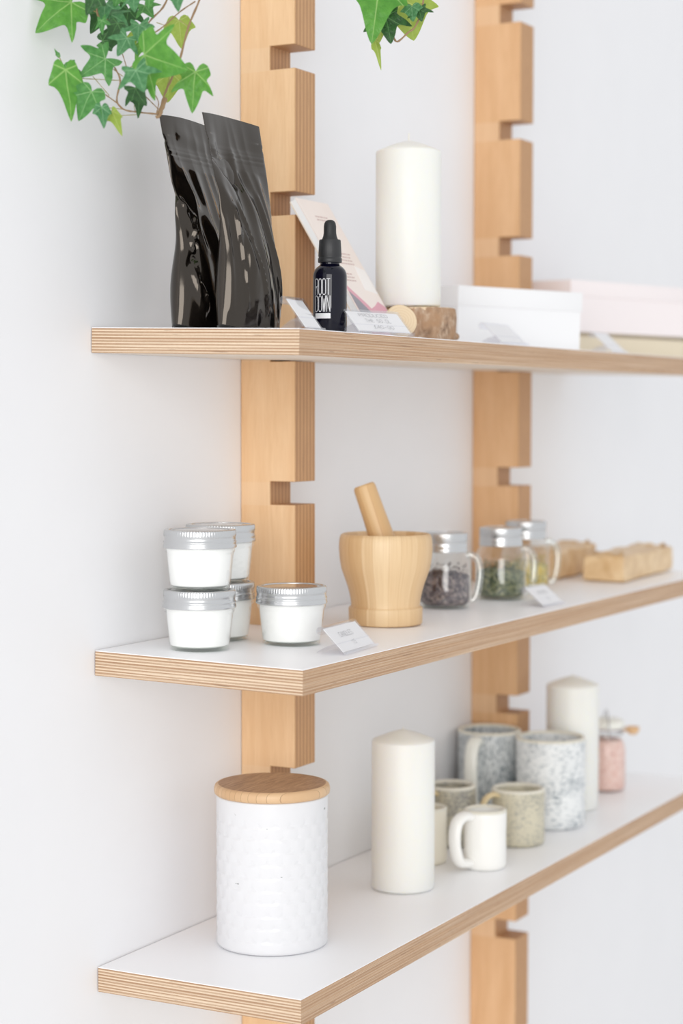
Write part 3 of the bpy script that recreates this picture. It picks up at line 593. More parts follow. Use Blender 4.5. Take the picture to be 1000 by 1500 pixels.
# ---------------------------------------------------------------- boxes on the upper shelf
m_bx = plain('smooth_white_board', srgb(240, 240, 241), 0.5, var=0.005); m_bp = plain('pale_pink_board', srgb(242, 234, 234), 0.55, var=0.01); m_bb = plain('beige_board', srgb(226, 214, 190), 0.6, var=0.03)
m_br = plain('rosy_board', srgb(226, 202, 190), 0.6)
def lidded(label, x, y, z, rz, L, D_, H, lid, m1, m2, ov=0.0014, name='lidded_box'):
    t = thing(name, label, 'box', (x, y, z), rz)
    box('box_body', 0, L, 0, D_, 0, H-0.0008, m1, t, 0.0006, 1); box('lid', -ov, L+ov, -ov, D_+ov, H-lid, H, m2, t, 0.0009, 2); settle(t, 1); return t
lidded('white lidded box with square corners, right of the candle on the log', 0.5600, -0.1180, zs(1, -0.118)+0.0003, rad(-26), 0.193, 0.098, 0.0700, 0.0235, m_bx, m_bx)
b2 = lidded('shallow beige box underneath the pale pink box at the right edge', 0.9500, -0.1040, zs(1, -0.104)+0.0002, rad(-22), 0.240, 0.090, 0.0300, 0.006, m_bb, m_bb, 0.0)
lidded('large pale pink lidded box stacked on the beige box', 0.9430, -0.1070, zs(1, -0.107)+0.0305, rad(-22), 0.262, 0.100, 0.0690, 0.0215, m_bp, m_bp)

# ---------------------------------------------------------------- canister
m_enam = plain('white_enamelled_tin', srgb(223, 223, 225), 0.32, var=0.01)
vo = m_enam.noise(70, None, (1, 1, 1.4), 2, 0.5); cm = m_enam.ramp(vo, [(0.738, (0, 0, 0, 1)), (0.752, (1, 1, 1, 1))]); 
m_enam.put(m_enam.b.inputs['Base Color'], m_enam.mix(cm, srgb(225, 225, 227), srgb(150, 150, 150)))
m_acac = bamboo('oiled_lid_wood', srgb(204, 164, 122), srgb(222, 188, 148), srgb(140, 100, 68), 150, rad(-61))
m_acat = NT('lid_top_grain'); f = m_acat.noise(10, None, (3, 40, 3), 5, 0.65, 1.0); m_acat.col(m_acat.ramp(f, [(0.3, srgb(132, 98, 74)), (0.5, srgb(170, 132, 100)), (0.7, srgb(196, 158, 124))])).rough(0.5)
yc = -0.1036; t = thing('canister', 'white embossed canister with round wooden lid at the left of the lower shelf', 'canister', (0.1562, yc, zs(3, yc)+0.0002))
def scales(r, z, a, j):
    if r < 0.054 or z < 0.006 or z > 0.137: return r, z
    n_, rh = 22, 0.0125; row = math.floor(z/rh); fz = z/rh-row; best = 0
    for dr in (0, 1, -1):
        rw = row+dr; u = (a/(2*pi)*n_ + (0.5 if rw % 2 else 0)); fu = u-math.floor(u)-0.5; zc = (z/rh-rw-1.0)
        d_ = math.sqrt((fu*1.05)**2 + (zc*0.62)**2)
        if d_ < 0.62 and zc <= 0.05: best = max(best, 0.35 + 0.65*(1 - d_/0.62) + 0.0*dr)
    e = min(1, (z-0.006)/0.006, (0.137-z)/0.006)
    return r + 0.0011*best*e - 0.0008*e, z
cpz = [(0, 0.0006), (0.052, 0.0), (0.0545, 0.0006), (0.0556, 0.0026)] + [(0.0556, 0.0026+0.1464*i/110) for i in range(1, 111)] + [(0.0545, 0.1500), (0.050, 0.1500), (0, 0.1500)]
lathe('tin_body', cpz, m_enam, t, 280, scales, 50)
lathe('wooden_lid', [(0, 0.1498), (0.050, 0.1498), (0.0560, 0.1502), (0.0574, 0.1514), (0.0578, 0.1540), (0.0576, 0.1568), (0.0568, 0.1590), (0.0554, 0.1602), (0.0536, 0.1606)], m_acac, t, 96, None, 50)
tag(lathe('lid_top', [(0.0536, 0.1606), (0.046, 0.1609), (0, 0.1609)], m_acat, t, 96), 'darker grain on top of the lid')

# ---------------------------------------------------------------- stoneware mugs
def speck(name, base, mark, thr, sc, st_, amt=0.85):
    t = NT(name); X = t.xyz(); a = t.M('ARCTAN2', X[1], X[0]); cb = t.n('ShaderNodeCombineXYZ'); t.put(cb.inputs[0], t.M('MULTIPLY', a, 0.04)); t.put(cb.inputs[1], X[2]); v = cb.outputs[0]
    sw = t.noise(26, v, (1, 1, 1), 2); f = t.noise(sc, v, st_, 2, 0.5, 0.8); big = t.noise(30, v, (1, 1, 1), 2)
    mk = t.ramp(t.M('ADD', f, t.M('MULTIPLY', t.M('SUBTRACT', big, 0.5), 0.45)), [(thr, (0, 0, 0, 1)), (thr+0.05, (1, 1, 1, 1))])
    c = t.mix(sw, base, tuple(x*0.86 for x in base[:3])+(1,)); t.col(t.mix(t.M('MULTIPLY', mk, amt), c, mark)).rough(0.35); return t
m_sp1 = speck('grey_dashed_glaze', srgb(216, 220, 221), srgb(96, 110, 120), 0.52, 540, (1.0, 0.28, 1), 0.85); m_sp2 = speck('pale_dashed_glaze', srgb(238, 240, 240), srgb(128, 140, 148), 0.56, 540, (0.30, 1.0, 1), 0.8)
m_sp3 = speck('sandy_speckled_glaze', srgb(214, 207, 184), srgb(136, 138, 134), 0.55, 540, (0.5, 0.7, 1), 0.6); m_sp4 = speck('dark_sandy_glaze', srgb(200, 194, 174), srgb(112, 112, 116), 0.50, 540, (0.5, 0.7, 1), 0.7)
m_wgl = plain('white_glaze', srgb(243, 242, 238), 0.3, var=0.02); m_cgl = plain('cream_glaze', srgb(238, 232, 216), 0.35, var=0.03); m_hcr = plain('pale_handle_glaze', srgb(238, 238, 230), 0.3, var=0.02); m_hye = plain('yellowed_handle_glaze', srgb(222, 202, 160), 0.35)
m_rim = plain('cream_rim_glaze', srgb(228, 224, 210), 0.3)
def mug(label, x, y, r, H, az, m1, mh, group, hs=1.0, hw=0.008):
    t = thing('stoneware_mug', label, 'mug', (x, y, zs(3, y)+0.0002), 0, group)
    def wob(rr, z, a, j): return (rr*(1+0.012*sin(2*a+r*900)+0.006*sin(z*160+a)) if rr > 0.012 else rr), z
    prof = [(0, 0.0015), (r*0.86, 0.0), (r*0.955, 0.0012), (r, 0.006)] + [(r*(1-0.008*sin(i/10*pi)), 0.006+(H-0.010)*i/10) for i in range(1, 11)] + [(r-0.0008, H-0.001), (r-0.0022, H), (r-0.0036, H-0.0012), (r-0.0042, H-0.006), (r-0.0044, 0.010), (r*0.7, 0.0055), (0, 0.005)]
    lathe('cup', prof, m1, t, 72, wob, 60)
    lathe('glazed_rim', [(r-0.0048, H-0.003), (r-0.0040, H-0.0004), (r-0.0022, H+0.0004), (r-0.0004, H-0.0006), (r+0.0003, H-0.0030)], m_rim, t, 72, wob, 80)
    hh = H*hs; ca, sa = cos(az), sin(az); P = [(r*0.97, H*0.90), (r+0.008, H*0.925), (r+0.018, H*0.85), (r+0.0225, H*0.66), (r+0.0215, H*0.40), (r+0.015, H*0.17), (r*0.98, H*0.12)]
    tube('handle', spline([(p[0]*ca, p[0]*sa, p[1]) for p in P], 6), hw*0.5, mh, t, 14, 1.0 if hw < 0.007 else 0.62)
    return t
va_l = va + rad(-90)   # towards the left of the picture as seen from the shop
def dirpx(deg): return math.atan2(-F.y, -F.x) - rad(deg)    # 0 = facing the viewer, + = to the left
mug('tall grey dashed mug at the back with a pale handle, against the wall side', 0.8180, -0.0480, 0.0415, 0.1150, dirpx(26), m_sp1, m_hcr, 'tall stoneware mugs', hw=0.018)
mug('tall white mug with soft grey dashes, next to the far candle', 0.8063, -0.1391, 0.0445, 0.1140, dirpx(-150), m_sp2, m_hcr, 'tall stoneware mugs', hw=0.018)
mug('small white mug with its wide handle turned left', 0.5491, -0.1614, 0.0245, 0.0690, dirpx(52), m_wgl, m_wgl, 'small stoneware mugs', hw=0.018)
mug('small sandy speckled mug behind the white mug', 0.6860, -0.1450, 0.0322, 0.0690, dirpx(58), m_sp3, m_hye, 'small stoneware mugs', hw=0.010)
mug('small grey-brown mug half hidden by the nearer candle', 0.6430, -0.0740, 0.0305, 0.0740, dirpx(40), m_sp4, m_hye, 'small stoneware mugs', hw=0.010)
mug('small cream cup showing just past the nearer candle', 0.5420, -0.0900, 0.0235, 0.0660, dirpx(80), m_cgl, m_cgl, 'small stoneware mugs', hw=0.010)

# ---------------------------------------------------------------- clip jar of pink salt
m_salt = herb_mat('coarse_pink_salt', [srgb(216, 172, 162), srgb(238, 208, 198), srgb(226, 186, 174), srgb(244, 226, 218)])
yj = -0.1200; t = thing('clip_jar', 'small glass clip-top jar of pink salt at the far right of the lower shelf', 'jar', (1.0600, yj, zs(3, yj)+0.0002), hr)
lathe('glass_body', [(0, 0.002), (0.022, 0.0), (0.0265, 0.001), (0.0280, 0.005), (0.0280, 0.056), (0.0270, 0.064), (0.0235, 0.072), (0.0225, 0.076), (0.0225, 0.084), (0.0235, 0.086)], m_glass, t, 64)
tag(lathe('contents', [(0, 0.003), (0.0255, 0.003), (0.0265, 0.006), (0.0265, 0.056), (0.0250, 0.064), (0.0220, 0.071), (0, 0.073)], m_salt, t, 48), 'pink salt crystals')
lathe('glass_lid', [(0.0240, 0.0875), (0.0250, 0.090), (0.0245, 0.097), (0.020, 0.100), (0, 0.1015)], m_hcr, t, 48)
lathe('rubber_seal', [(0.0225, 0.0855), (0.0250, 0.0855), (0.0250, 0.0878), (0.0225, 0.0878)], plain('seal_grey', srgb(170, 160, 160), 0.6), t, 48)
tube('wire_clip', spline([(0.0262, 0, 0.080), (0.027, 0, 0.092), (0.020, 0, 0.104), (0.0, 0, 0.112), (-0.020, 0, 0.104), (-0.027, 0, 0.092), (-0.0262, 0, 0.080)], 6), 0.0012, m_metal, t, 8)
lathe('neck_wire', [(0.0228, 0.0788), (0.0240, 0.0794), (0.0240, 0.0806), (0.0228, 0.0812)], m_metal, t, 48)
m_scoop = plain('scoop_wood', srgb(222, 184, 140), 0.6)
tube('scoop_handle', [(0.004, -0.0235, 0.083), (0.004, -0.030, 0.084)], 0.0022, m_scoop, t, 10)
o = lathe('scoop_bowl', [(0, 0), (0.005, 0.0008), (0.0088, 0.005), (0.0095, 0.011), (0.0085, 0.0112), (0.0075, 0.006), (0, 0.003)], m_scoop, t, 32); o.location = (0.004, -0.0375, 0.0765)

# ---------------------------------------------------------------- trailing ivy
def ivy_mat(name, base, edge, vein, trans):
    t = NT(name); X = t.xyz(); x, y = X[0], X[1]; r = t.M('SQRT', t.M('ADD', t.M('MULTIPLY', x, x), t.M('MULTIPLY', y, y))); vm = None
    for a in (90, 38, 142, -22, 202):
        ca, sa = cos(rad(a)), sin(rad(a)); d_ = t.M('ABSOLUTE', t.M('SUBTRACT', t.M('MULTIPLY', x, sa), t.M('MULTIPLY', y, ca))); al = t.M('ADD', t.M('MULTIPLY', x, ca), t.M('MULTIPLY', y, sa))
        wv = t.M('SUBTRACT', 0.022, t.M('MULTIPLY', r, 0.018)); s = t.M('MULTIPLY', t.M('SUBTRACT', 1.0, t.M('DIVIDE', d_, wv)), t.M('GREATER_THAN', al, 0.0)); s = t.M('MAXIMUM', s, 0.0); s = t.M('MINIMUM', t.M('MULTIPLY', s, 1.6), 1.0)
        vm = s if vm is None else t.M('MAXIMUM', vm, s)
    nz = t.noise(5, detail=4); c = t.mix(t.ramp(nz, [(0.35, (0, 0, 0, 1)), (0.65, (1, 1, 1, 1))]), base, edge); c = t.mix(t.M('MULTIPLY', vm, 0.6), c, vein); t.col(c).rough(0.36)
    t.bump(t.M('ADD', t.M('MULTIPLY', vm, -0.5), t.M('MULTIPLY', nz, 0.5)), 0.02, 0.3)
    tl = t.n('ShaderNodeBsdfTranslucent'); t.put(tl.inputs[0], t.mix(0.5, c, vein)); mx = t.n('ShaderNodeMixShader'); mx.inputs[0].default_value = trans
    t.t.links.new(t.b.outputs[0], mx.inputs[1]); t.t.links.new(tl.outputs[0], mx.inputs[2]); t.t.links.new(mx.outputs[0], t.o.inputs[0]); return t
IM = [ivy_mat('ivy_leaf_bright', srgb(62, 136, 36), srgb(92, 162, 56), srgb(176, 214, 130), 0.30), ivy_mat('ivy_leaf_bluish', srgb(50, 114, 62), srgb(88, 146, 94), srgb(160, 204, 158), 0.22),
      ivy_mat('ivy_leaf_dark', srgb(24, 68, 28), srgb(44, 94, 38), srgb(110, 164, 96), 0.18), ivy_mat('ivy_leaf_yellow_green', srgb(142, 172, 54), srgb(164, 190, 78), srgb(206, 220, 136), 0.45), ivy_mat('ivy_leaf_fresh', srgb(50, 122, 46), srgb(80, 148, 70), srgb(166, 208, 142), 0.26)]
m_stem = plain('ivy_stem', srgb(160, 130, 98), 0.7, var=0.15); m_stemg = plain('ivy_leaf_stalk', srgb(162, 150, 92), 0.6, var=0.1)
OUT = [  # half outlines (right side) from the stalk round to the tip, leaf length = 1
    [(0.0, -0.02), (0.10, -0.16), (0.22, -0.22), (0.36, -0.17), (0.46, -0.04), (0.50, 0.05), (0.42, 0.14), (0.40, 0.20), (0.50, 0.30), (0.62, 0.46), (0.66, 0.56), (0.52, 0.50), (0.38, 0.44), (0.30, 0.46), (0.24, 0.60), (0.15, 0.78), (0.06, 0.93), (0.0, 1.0)],
    [(0.0, -0.03), (0.10, -0.18), (0.24, -0.32), (0.38, -0.40), (0.42, -0.26), (0.36, -0.08), (0.42, 0.02), (0.60, 0.16), (0.74, 0.36), (0.76, 0.44), (0.58, 0.42), (0.40, 0.36), (0.30, 0.38), (0.24, 0.52), (0.17, 0.72), (0.07, 0.92), (0.0, 1.0)],
    [(0.0, -0.02), (0.08, -0.14), (0.20, -0.20), (0.33, -0.14), (0.42, 0.02), (0.52, 0.18), (0.54, 0.28), (0.40, 0.34), (0.30, 0.44), (0.22, 0.60), (0.13, 0.80), (0.05, 0.94), (0.0, 1.0)]]
def leaf_mesh(var, mat, curl, wid):
    h = OUT[var]; k = 0.92 if var == 0 else 1
    def cr(P, n_=3):
        out = []
        for i in range(len(P)-1):
            a, b, c, d_ = P[max(i-1, 0)], P[i], P[i+1], P[min(i+2, len(P)-1)]
            for s in range(n_):
                q = s/n_; out.append(tuple(0.5*((2*b[m]) + (c[m]-a[m])*q*0.6 + (6*c[m]-6*b[m] - (c[m]-a[m])*1.2 - (d_[m]-b[m])*0.6)*q*q*1.0 + (-4*c[m]+4*b[m] + ((c[m]-a[m])+(d_[m]-b[m]))*0.6)*q**3) for m in (0, 1)))
        return out + [P[-1]]
    r_ = cr(h); ring = r_ + [(-x_, y_) for x_, y_ in reversed(r_[1:-1])]
    def zf(x_, y_): return 0.22*curl*abs(x_)**1.3 - 0.16*y_*y_*abs(curl) + 0.05*sin(9*x_+3*curl)*abs(x_) + 0.03*sin(7*y_+curl*9)
    V = [(0, 0.0, 0)]; n = len(ring); Fs = []
    for s in (0.33, 0.66, 1.0):
        for x_, y_ in ring: V.append((x_*s*wid, y_*s, zf(x_*s, y_*s)))
    for i in range(n):
        i2 = (i+1) % n; Fs.append((0, 1+i, 1+i2))
        for s in (0, 1): Fs.append((1+s*n+i, 1+(s+1)*n+i, 1+(s+1)*n+i2, 1+s*n+i2))
    me = bpy.data.meshes.new('leaf'); me.from_pydata(V, [], Fs); me.materials.append(mat.m); me.polygons.foreach_set('use_smooth', [True]*len(me.polygons)); return me
LC = {}
def ivy(label, loc, leaves, stems, extra, potmat):
    t = thing('trailing_ivy', label, 'plant', loc, 0, 'trailing ivy plants'); L0 = Vector(loc)
    lathe('pot', [(0, 0.0), (0.036, 0.0), (0.038, 0.002), (0.045, 0.078), (0.048, 0.079), (0.049, 0.090), (0.046, 0.092), (0.043, 0.088), (0.040, 0.070), (0, 0.070)], potmat, t, 48)
    lathe('soil', [(0, 0.079), (0.0425, 0.078), (0.0425, 0.072), (0, 0.072)], m_soil, t, 32)
    for r_, pts in list(stems) + list(extra):
        P = spline([Vector(p)-L0 for p in pts], 5); tube('stem' if r_ > 0.0007 else 'leaf_stalk', P, [r_*0.62*(1.0+0.2*sin(i*1.9)) for i in range(len(P))], m_stem if r_ > 0.0007 else m_stemg, t, 6)
    for i, q in enumerate(leaves):
        p = Vector(q[0:3])-L0; tv = Vector(q[3:6]).normalized(); nv = Vector(q[6:9]); nv = (nv - tv*nv.dot(tv)).normalized(); sv = tv.cross(nv); L, var, mt, wid = q[9:13]
        key = (var, mt, (i % 3), wid)
        if key not in LC: LC[key] = leaf_mesh(var, IM[mt], (-0.9, 0.6, -0.35)[i % 3], wid)
        o = bpy.data.objects.new('leaf', LC[key]); COL.objects.link(o); o.parent = t
        o.matrix_local = Matrix(((sv.x*L, tv.x*L, nv.x*L, p.x), (sv.y*L, tv.y*L, nv.y*L, p.y), (sv.z*L, tv.z*L, nv.z*L, p.z), (0, 0, 0, 1)))
    return t
m_pot = plain('white_plant_pot', srgb(236, 234, 230), 0.5); m_soil = plain('potting_soil', srgb(70, 54, 42), 0.95, var=0.5, scale=200)
IVY1 = [
    (-0.0802,-0.0356,0.5885,-0.568,0.549,-0.613,-0.818,-0.459,0.346,0.0416,0,0,1.05),
    (-0.0615,-0.0598,0.5884,-0.41,-0.103,-0.906,-0.867,-0.265,0.422,0.0195,1,1,1.1),
    (-0.0439,-0.0438,0.5858,-0.201,0.463,-0.863,-0.889,-0.456,-0.037,0.0228,2,2,1),
    (-0.0535,-0.0504,0.5575,0.265,-0.962,0.07,-0.908,-0.273,-0.317,0.0235,2,2,0.8),
    (-0.0766,-0.0694,0.5365,-0.517,0.618,-0.592,-0.742,-0.669,-0.051,0.0276,1,4,1),
    (-0.1043,-0.0467,0.5246,-0.136,-0.247,-0.96,-0.588,-0.759,0.279,0.0474,2,0,0.62),
    (-0.0859,-0.0341,0.5272,0.4,-0.866,-0.301,-0.904,-0.317,-0.289,0.0175,2,4,1.2),
    (-0.0971,-0.069,0.505,-0.233,0.381,-0.895,-0.96,-0.235,0.15,0.0279,0,4,1.1),
    (-0.098,-0.0805,0.4905,-0.163,-0.24,-0.957,-0.662,-0.693,0.287,0.0196,2,1,0.8),
    (-0.0869,-0.0835,0.4883,-0.14,-0.53,-0.836,-0.739,-0.506,0.445,0.0246,2,3,0.55),
    (-0.0913,-0.1203,0.5335,0.043,-0.931,-0.362,-0.994,-0.005,-0.105,0.0439,0,0,1.15),
    (-0.1079,-0.123,0.5174,-0.209,-0.492,-0.845,-0.881,-0.281,0.381,0.023,1,1,1.15),
    (-0.0836,-0.1058,0.5072,0.182,-0.444,-0.877,-0.981,-0.138,-0.134,0.0178,1,2,1.3),
    (-0.0626,-0.0961,0.5663,-0.408,-0.132,-0.904,-0.898,-0.12,0.423,0.0172,1,1,1.3),
    (-0.0413,-0.0701,0.5856,-0.176,0.049,-0.983,-0.694,-0.715,0.088,0.0211,1,2,1.1),
    (-0.0289,-0.1158,0.5739,0.066,-0.091,-0.994,-0.78,-0.625,0.005,0.0243,2,3,1.1),
    (-0.0583,-0.1515,0.5214,-0.01,0.118,-0.993,-0.949,-0.315,-0.028,0.0357,0,0,0.8),
    (-0.009,-0.0939,0.5329,-0.152,0.058,-0.987,-0.969,-0.207,0.137,0.0275,2,3,1.5),
    (-0.0483,-0.1095,0.5305,-0.416,0.577,-0.703,-0.853,-0.515,0.081,0.0132,2,2,1.2),
    (-0.0723,-0.1157,0.5922,-0.095,0.222,-0.97,-0.995,-0.057,0.084,0.0162,2,4,1.2),
    (-0.0618,-0.1357,0.5922,-0.268,-0.18,-0.946,-0.944,-0.148,0.295,0.0204,2,1,1),
    (-0.0623,-0.0909,0.5585,-0.323,-0.114,-0.939,-0.76,-0.56,0.33,0.0125,2,3,1),
    (-0.0283,-0.0523,0.5823,-0.032,0.153,-0.988,-0.633,-0.768,-0.099,0.018,2,2,1),
    (-0.0568,-0.0919,0.5055,-0.367,-0.197,-0.909,-0.645,-0.65,0.401,0.0229,2,2,0.6),
    (-0.0689,-0.0948,0.5914,-0.357,-0.192,-0.914,-0.926,-0.055,0.373,0.0169,0,1,1.2),
    (-0.0882,-0.0276,0.5406,-0.271,0.438,0.857,-0.853,-0.522,-0.003,0.0078,2,4,0.5),
    (-0.0605,-0.0717,0.594,-0.106,0.188,-0.976,-0.964,-0.259,0.055,0.0123,1,4,1.1),
    (-0.0597,-0.0622,0.5795,0.072,-0.876,-0.477,-0.758,-0.359,0.544,0.0216,0,1,1.1),
    (-0.0679,-0.0766,0.5683,-0.203,0.397,-0.895,-0.827,-0.559,-0.06,0.0178,2,2,1.1),
    (-0.0452,-0.0904,0.5866,-0.1,-0.643,-0.759,-0.834,-0.362,0.417,0.0154,1,4,1.1),
    (-0.0744,-0.0911,0.5529,-0.399,0.285,-0.872,-0.746,-0.654,0.127,0.0179,1,1,1.1),
    (-0.0912,-0.0698,0.5897,-0.217,0.329,-0.919,-0.667,-0.738,-0.107,0.02,2,2,1.1),
    (-0.0893,-0.0748,0.5671,-0.234,-0.181,-0.955,-0.97,-0.016,0.241,0.0135,1,4,0.8),
    (-0.0613,-0.0974,0.5497,-0.184,0.406,-0.895,-0.983,-0.06,0.175,0.0163,2,0,0.8),
    (-0.0755,-0.0658,0.5489,-0.212,0.071,-0.975,-0.733,-0.672,0.11,0.0081,2,4,1.2),
    (-0.0696,-0.0853,0.6052,-0.114,-0.338,0.934,-0.906,-0.351,-0.237,0.0215,0,0,1),
    (-0.0998,-0.0616,0.6077,-0.337,0.832,0.441,-0.753,-0.519,0.405,0.0293,0,0,1),
    (-0.0623,-0.122,0.6205,0.183,-0.564,0.805,-0.769,-0.592,-0.24,0.0246,0,4,1),
    (-0.0288,-0.1431,0.6131,0.171,-0.818,0.549,-0.794,-0.444,-0.415,0.0248,0,0,1),
    (-0.0603,-0.0958,0.6592,-0.625,0.609,0.488,-0.78,-0.49,-0.389,0.0278,0,1,1),
    (-0.0464,-0.1331,0.6639,0.387,-0.594,0.705,-0.738,-0.658,-0.149,0.0279,0,0,1),
    (-0.0487,-0.0773,0.6997,-0.475,0.683,0.555,-0.616,-0.709,0.345,0.0242,0,4,1),
]
STEM1 = [
    (0.0016,((0.0072,-0.1425,0.753),(-0.0131,-0.1462,0.6638),(-0.0207,-0.1379,0.6093),(-0.0238,-0.1341,0.5911),(-0.0294,-0.1262,0.5675),(-0.0345,-0.12,0.5378),(-0.039,-0.1135,0.5196),(-0.0421,-0.109,0.5075),(-0.0444,-0.1061,0.4954),(-0.0464,-0.103,0.4893))),
    (0.0014,((-0.016,-0.1353,0.7122),(-0.0307,-0.1172,0.6274),(-0.0379,-0.108,0.5892),(-0.0446,-0.0971,0.5741),(-0.05,-0.0884,0.5608))),
    (0.001,((-0.0256,-0.131,0.5899),(-0.0323,-0.1194,0.5808),(-0.0412,-0.1043,0.5656),(-0.0464,-0.0954,0.5595))),
    (0.0016,((-0.0459,-0.0826,0.6818),(-0.0633,-0.0576,0.6152),(-0.0671,-0.0542,0.5801),(-0.0629,-0.0629,0.5728),(-0.0583,-0.0729,0.5607),(-0.0545,-0.0804,0.5571))),
    (0.0008,((-0.0545,-0.0804,0.5571),(-0.0587,-0.0731,0.5523),(-0.0572,-0.0778,0.5341),(-0.0562,-0.0814,0.5184))),
    (0.0013,((-0.0619,-0.0693,0.5311),(-0.0602,-0.0739,0.5196),(-0.0624,-0.0717,0.502),(-0.0599,-0.0772,0.4941),(-0.0546,-0.0875,0.4917),(-0.0464,-0.103,0.4899))),
    (0.001,((-0.0667,-0.063,0.5068),(-0.0628,-0.0712,0.5002),(-0.0604,-0.0761,0.4953))),
    (0.0008,((-0.0464,-0.103,0.4899),(-0.045,-0.1044,0.5002),(-0.0469,-0.0999,0.5093),(-0.0493,-0.0949,0.5135))),
    (0.0008,((-0.0453,-0.1045,0.4942),(-0.0479,-0.099,0.5002),(-0.0505,-0.0935,0.5063))),
    (0.0028,((-0.0439,-0.1072,0.4942),(-0.0418,-0.1102,0.5033),(-0.0428,-0.1086,0.5002),(-0.045,-0.1057,0.4893),(-0.0468,-0.1026,0.4869))),
    (0.0005,((-0.0536,-0.0897,0.4869),(-0.0553,-0.0858,0.4941),(-0.0548,-0.0862,0.5002),(-0.0524,-0.0904,0.502))),
    (0.0006,((-0.0776,-0.0336,0.5891),(-0.0671,-0.0542,0.5801))),
    (0.0006,((-0.0656,-0.0617,0.5389),(-0.0619,-0.0693,0.5311))),
    (0.0006,((-0.0826,-0.0309,0.5292),(-0.0761,-0.0439,0.5213))),
    (0.0006,((-0.0761,-0.0439,0.5213),(-0.0602,-0.0739,0.5196))),
    (0.0006,((-0.0726,-0.0517,0.5098),(-0.0667,-0.063,0.5068))),
    (0.0006,((-0.0689,-0.0601,0.4959),(-0.0599,-0.0772,0.4941))),
    (0.0006,((-0.065,-0.0683,0.4881),(-0.0547,-0.0875,0.4893))),
    (0.0006,((-0.0332,-0.1185,0.5735),(-0.0294,-0.1262,0.5675))),
    (0.0006,((-0.0284,-0.1325,0.5275),(-0.0345,-0.12,0.5378))),
    (0.0006,((-0.0491,-0.0921,0.5426),(-0.0557,-0.0811,0.5305))),
    (0.0006,((-0.0387,-0.1133,0.5269),(-0.0421,-0.109,0.5075))),
    (0.0006,((-0.0532,-0.086,0.5287),(-0.0562,-0.0814,0.5184))),
    (0.0006,((-0.0542,-0.0859,0.5129),(-0.0505,-0.0935,0.5063))),
    (0.0006,((-0.0499,-0.0876,0.5692),(-0.0545,-0.0804,0.5571))),
    (0.0006,((-0.0427,-0.101,0.5711),(-0.0369,-0.1123,0.5668))),
    (0.0006,((-0.0631,-0.0672,0.5304),(-0.0589,-0.076,0.5232))),
    (0.0006,((-0.0714,-0.0524,0.5232),(-0.0653,-0.0657,0.5062))),
    (0.0006,((-0.0849,-0.0252,0.5413),(-0.0823,-0.0314,0.5286))),
]
IVY2 = [
    (0.0885,-0.2565,0.617,-0.39,-0.081,-0.917,-0.779,-0.503,0.375,0.0605,2,0,0.85),
    (0.103,-0.2519,0.6153,0.273,-0.866,-0.419,-0.959,-0.277,-0.053,0.0193,2,4,1),
    (0.1032,-0.2554,0.5878,-0.082,-0.254,-0.964,-0.787,-0.576,0.218,0.0262,1,2,1.15),
    (0.13,-0.2609,0.607,-0.012,-0.32,-0.947,-0.72,-0.655,0.23,0.0379,2,3,1.6),
    (0.1148,-0.2761,0.5972,-0.111,-0.114,-0.987,-0.988,-0.091,0.122,0.0145,2,1,1.4),
    (0.1179,-0.2822,0.5941,-0.254,-0.323,-0.912,-0.888,-0.296,0.352,0.0126,1,2,1.3),
    (0.0975,-0.2471,0.5666,-0.073,-0.286,-0.955,-0.812,-0.539,0.223,0.0285,2,3,0.3),
    (0.1106,-0.2481,0.5861,-0.095,0.098,-0.991,-0.784,-0.62,0.013,0.0209,2,3,0.7),
    (0.1124,-0.2681,0.6278,0.189,-0.938,-0.29,-0.977,-0.151,-0.148,0.0225,0,0,1),
    (0.1059,-0.2539,0.6465,-0.349,0.537,0.768,-0.741,-0.66,0.125,0.027,1,4,1),
    (0.1173,-0.2725,0.6715,0.177,-0.817,0.55,-0.912,-0.345,-0.22,0.0257,0,0,1),
    (0.1161,-0.2661,0.709,-0.483,0.526,0.7,-0.704,-0.709,0.048,0.0299,0,0,1),
]
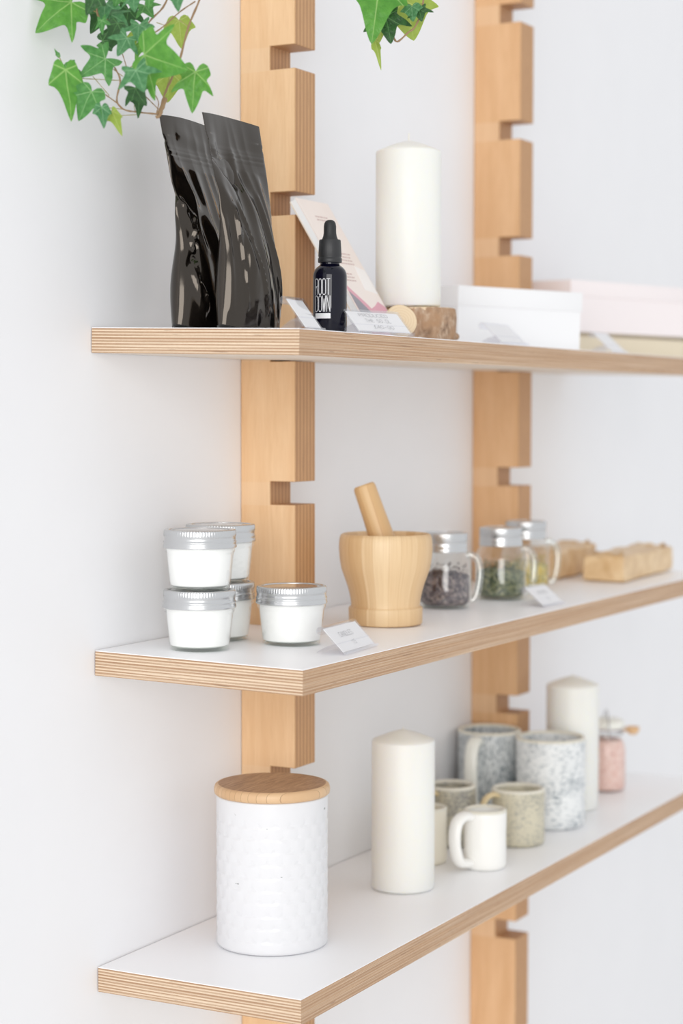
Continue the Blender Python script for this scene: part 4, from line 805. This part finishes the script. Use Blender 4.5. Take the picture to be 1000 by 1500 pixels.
STEM2 = [
    (0.0014,((0.1425,-0.2879,0.7683),(0.1326,-0.2804,0.6678),(0.1246,-0.2831,0.6039),(0.1203,-0.2776,0.5807),(0.1165,-0.2712,0.5738),(0.1117,-0.2631,0.5657),(0.1102,-0.2596,0.5713),(0.1109,-0.2599,0.5813))),
    (0.0012,((0.129,-0.2666,0.7306),(0.1131,-0.2573,0.6414),(0.1147,-0.253,0.6112),(0.1129,-0.2511,0.5986),(0.1109,-0.2599,0.5813))),
    (0.0007,((0.0975,-0.2519,0.6192),(0.1119,-0.2558,0.6352))),
    (0.0007,((0.1209,-0.2654,0.6049),(0.1244,-0.2692,0.6301),(0.1309,-0.28,0.6426))),
    (0.0006,((0.0975,-0.2471,0.5659),(0.0986,-0.2479,0.5778),(0.1129,-0.2512,0.5974))),
    (0.0005,((0.1148,-0.2761,0.5972),(0.1239,-0.2821,0.6008))),
]
p1, p2 = (0.055, -0.100), (0.190, -0.140)
zp1, zp2 = zs(0, p1[1])+0.0004, zs(0, p2[1])+0.0004
ivy('bushy trailing ivy hanging at the top left above the black pouches', (p1[0], p1[1], zp1), IVY1, STEM1,
    [(0.0016, [STEM1[0][1][0], (-0.010, -0.141, 1.00), (-0.012, -0.136, 1.243), (0.008, -0.120, 1.318), (0.040, -0.105, 1.315), (0.052, -0.100, zp1+0.078)]),
     (0.0014, [STEM1[1][1][0], (-0.012, -0.120, 1.00), (-0.014, -0.112, 1.253), (0.010, -0.106, 1.323), (0.045, -0.100, 1.318), (0.056, -0.098, zp1+0.078)]),
     (0.0016, [STEM1[3][1][0], (-0.030, -0.088, 0.95), (-0.014, -0.092, 1.253), (0.012, -0.094, 1.325), (0.045, -0.094, 1.321), (0.058, -0.096, zp1+0.078)])], m_pot)
ivy('small trailing ivy sprig hanging at the top centre right of the near upright', (p2[0], p2[1], zp2), IVY2, STEM2,
    [(0.0014, [STEM2[0][1][0], (0.150, -0.262, 1.02), (0.158, -0.240, 1.258), (0.166, -0.205, 1.321), (0.180, -0.165, 1.319), (0.188, -0.145, zp2+0.078)]),
     (0.0012, [STEM2[1][1][0], (0.140, -0.255, 1.02), (0.150, -0.236, 1.258), (0.160, -0.200, 1.315), (0.178, -0.160, 1.317), (0.186, -0.142, zp2+0.078)])], m_pot)
